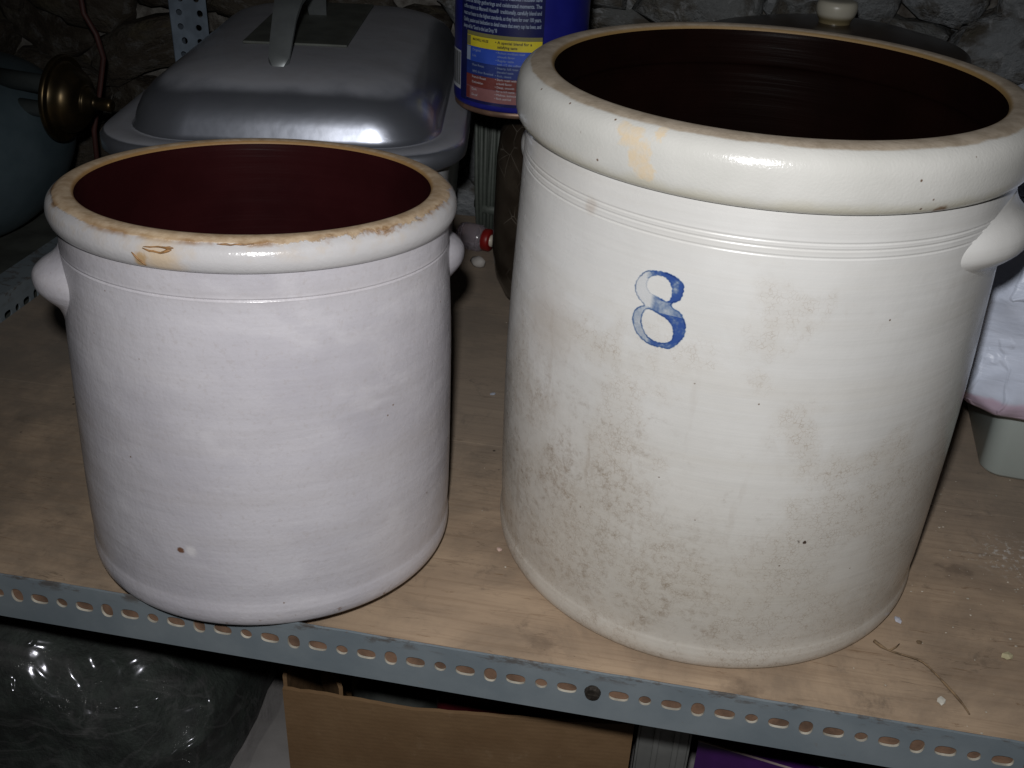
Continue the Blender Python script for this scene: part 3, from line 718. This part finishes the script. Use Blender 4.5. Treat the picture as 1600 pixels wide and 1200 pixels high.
txt = ['The delicious taste and rich aroma of Maxwell House\u00ae have', 'a place at family gatherings and celebrated moments. The', 'coffee makers at Maxwell House\u00ae  traditionally, carefully blend and', 'roast our beans to the highest standards, as they have for over 100 years.', 'Quality, passion and dedication to detail means that every cup has been, and', 'always will be \u201cGood to the Last Drop.\u201d\u00ae']
for i, s_ in enumerate(txt): can_text(s_, -55, 0.1255-0.0068*i, 0.0058, LP['grey'], wid*(0.5 if i == 5 else 1.0), bold=0.00012)
can_text('O', -32.5, 0.1462, 0.0092, LP['white'], bold=0.0001); can_text('RIGINAL', -27.5, 0.1462, 0.0076, LP['white'], 0.026, bold=0.0001)
can_text('Slowly Roasted Quality', -32, 0.1412, 0.0042, LP['grey'], 0.030); can_text('Premium Coffee Guaranteed', -33, 0.1372, 0.0042, LP['grey'], 0.034)
can_text('MAXWELL HOUSE', -43, 0.0800, 0.0036, LP['ink'], 0.021, bold=0.0001)
can_text('\u2022 A special blend for a', -21, 0.0803, 0.0042, LP['ink'], 0.040, bold=0.0001); can_text('satisfying taste', -19, 0.0757, 0.0042, LP['ink'], 0.022, bold=0.0001)
for i, (s_, zz, mm) in enumerate((('Original', 0.0690, 'grey'), ('Lite', 0.0630, 'grey'), ('Slow Roast', 0.0530, 'grey'), ('1892 Slow Roasted', 0.0460, 'grey'), ('French Roast', 0.0400, 'white'), ('Colombian', 0.0345, 'white'), ('Dark', 0.0265, 'white'), ('Decaf', 0.0205, 'white'))):
    can_text(s_, -43, zz, 0.0036, LP[mm])
for i, s_ in enumerate(('\u2022 Robust medium roast', '  smooth flavor', '\u2022 Regular taste', '  with 1/2 the caffeine', '\u2022 Hearty, full roast', '  blended taste', '\u2022 Rich, classic', '\u2022 Dark roast with', '  a bold flavor', '\u2022 Deep, smooth', '  for a rich taste', '\u2022 Mellow, balanced', '\u2022 Rich and full')):
    can_text(s_, -20, 0.0700-0.0041*i, 0.0034, LP['grey'] if i < 7 else LP['white'])

# ================================================================== JAR under the can, ribbed bundle, odds and ends
t = NT('dusty_brown_glass')
c = t.mix(t.ramp(t.noise(20, 5), 0.3, 0.7), (0.030, 0.022, 0.016), (0.075, 0.06, 0.045))
web = t.ramp(t.vor(36, 'DISTANCE_TO_EDGE'), 0.004, 0.02, 1, 0)
c = t.mix(t.mul(t.mul(web, t.ramp(t.noise(14, 2), 0.5, 0.62)), 0.5), c, (0.30, 0.27, 0.23))
t.bump(t.noise(30, 4), 0.2, 0.002); t.set(col=c, rough=0.22, trans=0.25, ior=1.45)
jar = thing('glass_jar', 'tall dark dusty glass jar between the two crocks, under the blue can', 'jar', (0.050, 1.262, 0.0005))
link('body', revolve('body', [(0, 0.0), (0.035, 0.0), (0.052, 0.004), (0.068, 0.018), (0.080, 0.045), (0.085, 0.08), (0.083, 0.20), (0.079, 0.235), (0.068, 0.252), (0.062, 0.260)], 64), t.m, jar)
link('lid', revolve('lid', [(0.0615, 0.258), (0.065, 0.259), (0.066, 0.280), (0.062, 0.2848), (0.0, 0.2848)], 64), plain('dark_jar_lid', (0.03, 0.025, 0.022), 0.5, 0.5), jar)
# ribbed bundle
t = NT('dark_green_fibre'); c = t.mix(t.noise(160, 3), (0.045, 0.055, 0.048), (0.10, 0.115, 0.10)); BUN = t.set(col=c, rough=0.6)
bun = thing('ribbed_bundle', 'dark green ribbed bundle standing between the roaster and the dark jar', 'bundle', (-0.040, 1.475, 0.0), (R(0), R(1), R(0)))
import itertools
k = 0
for yy in range(4):
    for i in range(10):
        xx = -0.030 + 0.0062*i + random.uniform(-0.001, 0.001); y_ = -0.024 + 0.014*yy + random.uniform(-0.003, 0.003)
        lean = random.uniform(-0.006, 0.006)
        pts = [(xx*0.75, y_, 0.004), (xx*0.9+lean*0.3, y_, 0.09), (xx+lean, y_+random.uniform(-0.004, 0.004), 0.246+random.uniform(-0.01, 0.004))]
        link('rib', tube('rib', pts, [0.0030, 0.0034, 0.0028], 6), BUN, bun)
link('binding', revolve('binding', [(0.030, 0.05), (0.0335, 0.053), (0.0335, 0.060), (0.030, 0.063)], 32), BUN, bun).scale = (0.95, 0.95, 1)
# small red capped jar lying down
rj = thing('small_jar', 'little glass jar with red cap lying by the dark jar', 'jar', (-0.056, 1.424, 0.0205), (0, 0, R(-22)))
gl = NT('clear_glass'); gl.set(col=(0.75, 0.68, 0.74), rough=0.08, trans=0.85, ior=1.45)
link('body', revolve('body', [(0.010, -0.034), (0.018, -0.034), (0.020, -0.028), (0.020, -0.002), (0.018, 0.003), (0.015, 0.006)], 32, axis='X'), gl.m, rj)
link('cap', revolve('cap', [(0.0155, 0.004), (0.0165, 0.005), (0.0165, 0.014), (0.0150, 0.016), (0, 0.016)], 32, axis='X'), plain('red_cap', (0.20, 0.010, 0.009), 0.4), rj)
link('button', revolve('button', [(0.009, 0.0155), (0.009, 0.019), (0.0, 0.0205)], 20, axis='X'), plain('pale_button', (0.55, 0.50, 0.42), 0.25), rj)
def pebble(name, loc, s, m, label, cat, seed, group=None, flat=0.5, sub=2):
    bm = bmesh.new(); bmesh.ops.create_icosphere(bm, subdivisions=sub, radius=1)
    for v in bm.verts:
        d = v.co.normalized(); v.co = d*(1+0.35*noise.noise(d*1.3+Vector((seed*3.7, 0, 0)))+0.15*noise.noise(d*3.5+Vector((seed*1.7, 4, 0))))
        v.co = Vector((v.co.x*s, v.co.y*s*0.75, v.co.z*s*flat))
    mn = min(v.co.z for v in bm.verts)
    for v in bm.verts: v.co.z -= mn
    o = link(name, bm_mesh(name, bm, sub > 1), m, None, loc, (0, 0, seed*1.9)); return tag(o, label, cat, group)
cream = plain('cream_pebble', (0.36, 0.34, 0.32), 0.6); chipm = plain('pale_plaster', (0.55, 0.53, 0.47), 0.8); yel = plain('yellowish_plaster', (0.50, 0.45, 0.28), 0.8)
pebble('pebble', (-0.057, 1.366, 0.0), 0.0115, cream, 'small round pale pebble lying between the crocks', 'pebble', 3, flat=0.8)
# thin pale strip standing on edge against the back
st_o = thing('wood_offcut', 'narrow pale offcut leaning at the back between bundle and jar', 'offcut', (-0.030, 1.515, 0.0), (R(-5), 0, R(4)))
box('strip', -0.011, 0.011, 0, 0.006, 0.001, 0.135, plain('pale_offcut', (0.33, 0.32, 0.33), 0.7), st_o, 0.001)

# ================================================================== LIDDED CROCK behind the big crock
lc = thing('lidded_crock', 'brown crock with a dark brown lid and cream knob behind the larger crock', 'crock', (0.388, 1.37, 0.0))
brn = lining('dark_brown_glaze', (0.022, 0.013, 0.010), (0.040, 0.026, 0.020), 0.3)
link('body', revolve('body', [(0, 0.002), (0.14, 0.002), (0.15, 0.006), (0.153, 0.03), (0.155, 0.16), (0.152, 0.30), (0.158, 0.306), (0.160, 0.318), (0.156, 0.326), (0.145, 0.328)], 96), brn, lc)
ll = link('lid', revolve('lid', spline([(0.150, 0.327), (0.168, 0.327), (0.172, 0.331), (0.168, 0.337), (0.150, 0.341), (0.11, 0.351), (0.06, 0.359), (0.03, 0.361), (0.0, 0.361)], 4), 96), brn, lc)
t = NT('cream_knob_glaze'); x, y, z = t.xyz(); c = t.mix(t.ramp(z, 0.366, 0.374), (0.16, 0.13, 0.07), (0.42, 0.40, 0.33)); t.set(col=c, rough=0.35)
link('knob', revolve('knob', spline([(0.020, 0.359), (0.020, 0.364), (0.0235, 0.370), (0.0255, 0.378), (0.0245, 0.385), (0.019, 0.3885), (0.0, 0.389)], 5), 40), t.m, ll)

# ================================================================== DARK ROUND TANK with brass fitting on the left
tank = thing('round_tank', 'dark teal round bodied metal tank at far left with brass fitting', 'tank', (-0.868, 1.44, -0.015))
t = NT('dark_teal_metal'); c = t.mix(t.ramp(t.noise(8, 5, 0.6), 0.3, 0.7), (0.070, 0.105, 0.125), (0.12, 0.165, 0.19))
t.bump(t.noise(40, 4), 0.15, 0.001); t.set(col=c, rough=0.42, metal=0.25)
link('body', revolve('body', spline([(0.0, 0.001), (0.06, 0.001), (0.12, 0.018), (0.168, 0.058), (0.198, 0.110), (0.207, 0.155), (0.200, 0.195), (0.165, 0.232), (0.115, 0.252), (0.105, 0.258)], 5), 80), t.m, tank)
link('neck', revolve('neck', [(0.105, 0.255), (0.112, 0.262), (0.112, 0.47), (0.108, 0.475), (0.0, 0.475)], 64), plain('dark_olive_metal', (0.030, 0.034, 0.026), 0.6, 0.2), tank)
t = NT('tarnished_brass'); c = t.mix(t.ramp(t.noise(35, 5), 0.35, 0.65), (0.13, 0.09, 0.042), (0.07, 0.053, 0.03)); BR = t.set(col=c, metal=0.9, rough=0.36)
fit = link('brass_fitting', revolve('brass_fitting', spline([(0.050, -0.005), (0.0565, -0.005), (0.0585, -0.001), (0.0565, 0.003), (0.049, 0.0015), (0.046, 0.006), (0.043, 0.018), (0.034, 0.028), (0.022, 0.032), (0.020, 0.036), (0.0125, 0.043), (0.0085, 0.048), (0.0085, 0.068), (0.0, 0.069)], 5), 64, axis='X'), BR, tank)
fit.location = (0.236, -0.045, 0.224); fit.rotation_euler = (0, R(4), R(-7))
for nme, y_, z_, r_ in (('stub', 0.004, 0.014, 0.013), ('stub', -0.006, -0.018, 0.011)):
    link(nme, tube(nme, [(-0.10, y_, z_), (-0.03, y_, z_), (-0.004, y_*0.6, z_*0.6)], [r_, r_, r_], 14), plain('dark_stub_metal', (0.06, 0.07, 0.07), 0.5, 0.4), fit)
# hanging cable
cb = link('cable', tube('cable', [(-0.662, 1.56, 0.62), (-0.655, 1.555, 0.42), (-0.652, 1.55, 0.335), (-0.651, 1.55, 0.291), (-0.637, 1.55, 0.262), (-0.632, 1.55, 0.228), (-0.644, 1.545, 0.18), (-0.66, 1.54, 0.12), (-0.665, 1.53, -0.02)], 0.0042, 8), plain('red_brown_rubber', (0.055, 0.018, 0.015), 0.6))
tag(cb, 'thin reddish brown cable hanging on the stone wall at left', 'cable')

# ================================================================== PLASTIC TUB and BAG on the right
tubo = thing('plastic_tub', 'pale translucent plastic tub at right edge under the white bag', 'tub', tuple(Vector((0.690, 0.985, 0.0005))), (0, 0, R(-14)))
t = NT('milky_plastic'); c = t.mix(t.noise(6, 3), (0.46, 0.53, 0.50), (0.56, 0.62, 0.60)); t.bump(t.noise(50, 3), 0.05, 0.001); t.set(col=c, rough=0.35, trans=0.25, ior=1.4)
link('wall', stack('wall', [(0.160, 0.130, 0.016, 0.0), (0.166, 0.136, 0.020, 0.006), (0.168, 0.138, 0.022, 0.084), (0.169, 0.139, 0.022, 0.0875), (0.166, 0.136, 0.022, 0.0875), (0.162, 0.132, 0.018, 0.008), (0.15, 0.12, 0.03, 0.007)], True, True), t.m, tubo)
bag = thing('plastic_bag', 'crumpled bluish white plastic bag with pink hem on the tub', 'bag', (0.628, 1.045, 0.112), (0, R(-6), R(19)))
def crumple(name, hw, hd, hh, seed, amp, n=80, m=50, fold=1.0, sq=3.0, te=2.6, slope=0.0):
    vs, fs = [], []
    for j in range(m+1):
        q = j/m; zz = hh*q
        if q < 0.12: k_ = 0.93 + 0.07*math.sin(q/0.12*math.pi/2)
        else: k_ = max(0.02, (1-((q-0.12)/0.88)**te))**0.5
        for i in range(n):
            a = 2*math.pi*i/n; ca, sa = math.cos(a), math.sin(a)
            e = 2/sq
            x = hw*k_*math.copysign(abs(ca)**e, ca); y = hd*k_*math.copysign(abs(sa)**e, sa)
            p = Vector((x, y, zz)); d = Vector((ca, sa, 0.4*q))
            f1 = 1-abs(noise.noise(p*9 + Vector((seed, 0, 0))))*2; f2 = 1-abs(noise.noise(Vector((p.x*26, p.y*26, p.z*14)) + Vector((0, seed, 0))))*2
            p += d*(amp*f1 + amp*0.42*f2*fold)
            p.z += amp*0.8*noise.noise(p*12)*min(1, q*6)
            p.z *= 1 - slope*(x/hw)
            vs.append(p)
    for j in range(m):
        for i in range(n): i2 = (i+1) % n; fs.append((j*n+i, j*n+i2, (j+1)*n+i2, (j+1)*n+i))
    fs.append(tuple(range(n))[::-1]); fs.append(tuple(m*n+i for i in range(n)))
    return mesh(name, vs, fs, True)
t = NT('white_polythene'); c = t.mix(t.ramp(t.noise(12, 4), 0.3, 0.7), (0.58, 0.64, 0.78), (0.68, 0.73, 0.86))
x, y, z = t.xyz(); hem = t.ramp(t.add(z, t.mul(t.add(t.noise(30, 3), -0.5), 0.02)), 0.026, 0.018)
c = t.mix(t.mul(hem, 0.6), c, (0.60, 0.36, 0.48))
cr1 = t.math('ABSOLUTE', t.add(t.noise(13, 3, 0.5, 1.0, src=t.mapv((1.6, 1.0, 0.8), rot=(0.4, 0.3, 0.5))), -0.5))
t.bump(t.ramp(cr1, 0, 0.05, 1, 0), 0.35, 0.004); t.bump(t.noise(1.0, 4, 0.55, 0.6, src=t.mapv((9, 9, 34), rot=(0.5, 0.35, 0))), 0.5, 0.006); t.set(col=c, rough=0.38, spec=0.4)
link('body', crumple('body', 0.225, 0.160, 0.262, 5.0, 0.013, 160, 100, 1.0, 3.6, 6.0), t.m, bag)

# ================================================================== UNDER THE SHELF
# cardboard box
cbx = thing('cardboard_box', 'open brown corrugated cardboard box on the lower shelf under the rail', 'box', W(-0.325, 0.682, -0.3795), (0, 0, -EA + R(5.5)))
t = NT('corrugated_card'); x, y, z = t.xyz()
cor = t.math('SINE', t.mul(t.add(z, t.mul(t.noise(8, 2), 0.004)), 1150.0))
c = t.mix(t.ramp(t.noise(14, 5), 0.3, 0.7), (0.17, 0.102, 0.052), (0.215, 0.135, 0.072))
c = t.mix(t.mul(t.ramp(cor, -1, 1), t.ramp(t.noise(30, 3), 0.3, 0.7, 0.0, 0.16)), c, (0.13, 0.078, 0.04))
c = t.mix(t.mul(t.ramp(t.noise(40, 6, 0.7), 0.58, 0.7), 0.3), c, (0.30, 0.21, 0.13))
t.bump(cor, 0.05, 0.0005); t.bump(t.noise(12, 5, 0.6), 0.5, 0.006); t.set(col=c, rough=0.8, spec=0.15); CARD = t.m
def panel(name, p0, p1, z0, tops, th, parent):
    """upright card panel from p0 to p1 with an uneven torn top edge"""
    p0, p1 = Vector(p0), Vector(p1); d = (p1-p0).normalized(); nn = Vector((-d.y, d.x)); n = 40; vs, fs = [], []
    L = (p1-p0).length
    for i in range(n+1):
        t_ = i/n; p = p0+(p1-p0)*t_; q = t_*(len(tops)-1); i0 = min(int(q), len(tops)-2); tt = tops[i0]+(tops[i0+1]-tops[i0])*(q-i0)
        tt += 0.0012*noise.noise(Vector((t_*25, z0*9+L, 0)))+0.0007*noise.noise(Vector((t_*90, L, 0)))
        bow = 0.004*math.sin(math.pi*t_)
        for (zz, o_) in ((z0, 0), (tt, 0), (tt+0.0002, th), (z0, th)):
            b_ = bow*(zz-z0)/0.2
            vs.append((p.x-nn.x*b_+nn.x*o_, p.y-nn.y*b_+nn.y*o_, zz))
    for i in range(n):
        for k in range(4): k2 = (k+1) % 4; fs.append((i*4+k, (i+1)*4+k, (i+1)*4+k2, i*4+k2))
    fs += [(0, 1, 2, 3), tuple(n*4+k for k in (3, 2, 1, 0))]
    return link(name, mesh(name, vs, fs), CARD, parent)
panel('front_panel', (0, 0), (0.352, 0), 0.0, [0.197, 0.196, 0.192, 0.189, 0.190, 0.191, 0.190, 0.193, 0.195], 0.004, cbx)
panel('side_panel', (0.0, 0.30), (0.0, 0.0045), 0.0, [0.215, 0.215, 0.213, 0.212], 0.004, cbx)
panel('side_panel', (0.352, 0.0045), (0.352, 0.30), 0.0, [0.19, 0.20, 0.205], 0.004, cbx)
panel('back_panel', (0.347, 0.30), (0.005, 0.30), 0.0, [0.205, 0.205, 0.205], 0.004, cbx)
panel('flap', (0.008, 0.105), (0.056, 0.0055), 0.10, [0.218, 0.216, 0.211, 0.206, 0.200], 0.004, cbx)
box('bottom_panel', 0.005, 0.347, 0.005, 0.295, 0.001, 0.005, CARD, cbx)
# things in the box
gcan = thing('grey_tin', 'dull grey round tin lying in the cardboard box', 'tin', W(-0.235, 0.785, -0.3700), (R(-12), 0, -EA))
link('body', revolve('body', [(0, 0.0), (0.056, 0.0), (0.058, 0.004), (0.058, 0.172), (0.060, 0.174), (0.060, 0.178), (0.054, 0.1785), (0.053, 0.174), (0.0, 0.175)], 48), plain('dull_tin', (0.14, 0.15, 0.14), 0.55, 0.5, 0.3), gcan)
rb_ = thing('red_packet', 'dark red packet inside the cardboard box', 'packet', W(-0.10, 0.80, -0.373), (0, 0, -EA+R(3)))
bm = bmesh.new(); add_box(bm, -0.085, 0.095, -0.06, 0.07, 0.0, 0.155, 0.012)
rpk = bm_mesh('wrapper', bm, True)
link('wrapper', rpk, plain('dark_red_foil', (0.055, 0.006, 0.009), 0.4, var=0.3), rb_)
# metal channel beside the box
mc = thing('metal_channel', 'grey galvanised metal channel standing between cardboard box and purple box', 'channel', W(0.058, 0.735, -0.3795), (0, 0, -EA))
ch_m = plain('galvanised', (0.24, 0.245, 0.235), 0.5, 0.4, 0.25, 12)
bm = bmesh.new(); add_box(bm, -0.025, 0.024, 0.0, 0.002, 0, 0.205, 0.0006); link('web', bm_mesh('web', bm), ch_m, mc)
for xx in (-0.0272, 0.0242): box('flange', xx, xx+0.002, -0.0, 0.03, 0, 0.205, ch_m, mc)
for xx in (-0.008, 0.012): box('rib', xx-0.003, xx+0.003, -0.004, -0.0002, 0, 0.205, ch_m, mc, 0.0012)
# purple box
pb = thing('purple_box', 'purple cardboard carton under the rail at lower right', 'carton', W(0.090, 0.7235, -0.3795), (0, 0, -EA - R(9.5)))
pur = plain('purple_card', (0.045, 0.008, 0.088), 0.5, var=0.15)
PH = 0.179
box('carton', 0.0, 0.30, 0.0005, 0.22, 0.0, PH, pur, pb, 0.0006)
box('worn_edge', -0.0004, 0.30, -0.0004, 0.0010, PH-0.0010, PH+0.0004, plain('worn_card_edge', (0.34, 0.27, 0.26), 0.8), pb)
def decal(name, pts, z_, m, parent):
    return link(name, mesh(name, [(x, y, z_) for x, y in pts], [tuple(range(len(pts)))]), m, parent)
t = NT('printed_emblem'); c = t.mix(t.ramp(t.noise(70, 4), 0.35, 0.65), (0.03, 0.05, 0.06), (0.20, 0.26, 0.28)); t.set(col=c, rough=0.4)
decal('emblem', [(0.135+0.036*math.cos(2*math.pi*i/28)*(1+0.12*math.sin(5*i)), 0.026+0.017*math.sin(2*math.pi*i/28)) for i in range(28)], PH+0.0005, t.m, pb)
# dark bag in clear plastic
db = thing('dark_bag', 'dark green bundle wrapped in crinkled clear plastic on lower shelf at left', 'bag', W(-0.662, 0.79, -0.379), (0, 0, -EA))
t = NT('dark_green_stuffing'); c = t.mix(t.ramp(t.noise(35, 6, 0.7), 0.35, 0.68), (0.006, 0.010, 0.008), (0.026, 0.036, 0.030))
t.bump(t.noise(45, 6, 0.7), 0.8, 0.006); t.set(col=c, rough=0.7)
link('contents', crumple('contents', 0.240, 0.150, 0.232, 11.0, 0.012, 80, 40, 1.0, 4.0, 4.0, 0.24), t.m, db)
t = NT('clear_crinkled_film')
def creases(t, scale, mp, rot, w_):
    n = t.noise(scale, 3, 0.45, 0.8, src=t.mapv(mp, rot=rot))
    return t.ramp(t.math('ABSOLUTE', t.add(n, -0.5)), 0.0, w_, 1, 0)
l1 = creases(t, 9, (0.55, 1.8, 2.2), (0.2, 0.55, 0.3), 0.022); l2 = creases(t, 14, (0.7, 1.6, 1.8), (0.5, -0.4, 0.9), 0.018); l3 = creases(t, 26, (1, 1.3, 1.2), (0.1, 0.9, 0.2), 0.02)
ln = t.math('MAXIMUM', t.mul(l1, t.ramp(t.noise(8, 2), 0.38, 0.6)), t.mul(t.math('MAXIMUM', l2, t.mul(l3, 0.6)), t.ramp(t.noise(12, 2), 0.48, 0.66)))
strk = t.ramp(t.noise(1.0, 4, 0.55, 0.9, src=t.mapv((3.5, 22, 26), rot=(0.25, 0.42, 0.25))), 0.50, 0.74)
sheet = t.add(t.ramp(t.noise(6, 3), 0.4, 0.7, 0.01, 0.04), t.mul(strk, 0.11))
t.bump(strk, 0.5, 0.006); t.bump(t.noise(38, 5, 0.6, 1.2), 0.7, 0.005)
t.set(col=(0.34, 0.32, 0.33), rough=0.06, alpha=t.math('MINIMUM', t.add(sheet, t.mul(ln, 0.07)), 1.0), spec=0.7)
gls = t.n.new('ShaderNodeBsdfGlossy'); gls.inputs['Roughness'].default_value = 0.13; gls.inputs['Color'].default_value = (0.9, 0.9, 1.0, 1)
bp_ = t.n.new('ShaderNodeBump'); bp_.inputs['Strength'].default_value = 0.8; bp_.inputs['Distance'].default_value = 0.010
cre = t.add(t.mul(t.noise(1.0, 2, 0.4, 1.2, src=t.mapv((5, 17, 20), rot=(0.3, 0.5, 0.3))), 1.0), t.mul(t.ramp(t.math('ABSOLUTE', t.add(t.noise(8, 2, 0.4, 1.0), -0.5)), 0, 0.05, 1, 0), 0.22))
t.lk(cre, bp_.inputs['Height']); t.t.links.new(bp_.outputs[0], gls.inputs['Normal'])
mx = t.n.new('ShaderNodeMixShader'); mx.inputs[0].default_value = 0.035
t.t.links.new(t.b.outputs[0], mx.inputs[1]); t.t.links.new(gls.outputs[0], mx.inputs[2]); t.t.links.new(mx.outputs[0], t.out.inputs['Surface'])
link('film', crumple('film', 0.256, 0.166, 0.252, 11.0, 0.015, 110, 60, 1.5, 4.0, 4.0, 0.24), t.m, db)

# ================================================================== DEBRIS ON THE SHELF
twm = plain('dry_twig', (0.17, 0.115, 0.065), 0.8, var=0.4, scale=150)
tp = spline([(0.3126, 0.6378, 0.0035), (0.3207, 0.6288, 0.003), (0.333, 0.621, 0.005), (0.345, 0.6132, 0.006), (0.3545, 0.598, 0.004), (0.3609, 0.5836, 0.003), (0.3644, 0.5721, 0.003), (0.3665, 0.5640, 0.0018)], 3)
rad = [0.0014 if i < 3 else 0.0007 for i in range(len(tp))]
for i in range(13, 18): rad[i] = 0.0011
tw = thing('twig', 'thin dry twig lying on the board right of the larger crock', 'twig')
link('stem', tube('stem', tp, rad, 7), twm, tw)
link('side_shoot', tube('side_shoot', [(0.3225, 0.6275, 0.003), (0.329, 0.631, 0.004), (0.334, 0.637, 0.002)], [0.0009, 0.0007, 0.0004], 6), twm, tw)
chips = [((0.3417, 0.6669), 0.0042, plain('bluish_flake', (0.45, 0.46, 0.52), 0.5), 'small bluish white flake beside the base of the larger crock', 1),
         ((0.4212, 0.6287), 0.0058, yel, 'yellowish plaster crumb at right edge of the board', 2),
         ((0.3489, 0.5768), 0.0048, chipm, 'pale flake near the lower end of the twig', 4),
         ((0.352, 0.641), 0.0032, twm, 'tiny brown crumb beside the upper end of the twig', 5),
         ((-0.0044, 0.735), 0.0036, plain('pinkish_chip', (0.55, 0.40, 0.34), 0.7), 'pinkish white chip on the board between the two crocks', 6),
         ((-0.0215, 1.0106), 0.0040, plain('bluish_fluff', (0.40, 0.43, 0.50), 0.8), 'small bluish speck far back between the two crocks', 7)]
for i, (p, s_, m_, lb, sd) in enumerate(chips): pebble('chip', (p[0], p[1], 0.0002), s_, m_, lb, 'chip', sd, flat=0.30, sub=1)
# crumbs too many to count
bm = bmesh.new()
def crumb(x, y, s_):
    r_ = bmesh.ops.create_icosphere(bm, subdivisions=1, radius=s_, matrix=Matrix.Translation((x, y, s_*0.5)) @ Matrix.Diagonal((1, random.uniform(0.5, 1), 0.6, 1)))
    for v in r_['verts']: v.co += Vector((random.uniform(-1, 1), random.uniform(-1, 1), 0))*s_*0.3
def clear(x, y):
    if math.hypot(x-0.18505, y-0.7866) < 0.195 or math.hypot(x+0.2098, y-0.747) < 0.165: return False
    return W(0, 0, 0).dot(V) < 1 and (Vector((x, y, 0)).dot(V) > ED+0.006)
n_ = 0
while n_ < 110:
    x = random.gauss(0.455, 0.055); y = random.gauss(0.72, 0.08)
    if clear(x, y): crumb(x, y, random.choice((0.0005, 0.0006, 0.0007, 0.0009, 0.0012))); n_ += 1
while n_ < 165:
    p = W(random.uniform(-0.6, 0.40), random.uniform(0.585, 1.4)); x, y = p.x, p.y
    if clear(x, y) and not (abs(x-RX) < 0.21 and y > 1.06): crumb(x, y, random.choice((0.0005, 0.0006, 0.0008, 0.0010))); n_ += 1
cr_o = link('crumbs', bm_mesh('crumbs', bm), plain('pale_crumbs', (0.40, 0.37, 0.31), 0.8, var=0.4, scale=60))
tag(cr_o, 'pale plaster crumbs scattered over the dusty board', 'crumbs', kind='stuff')
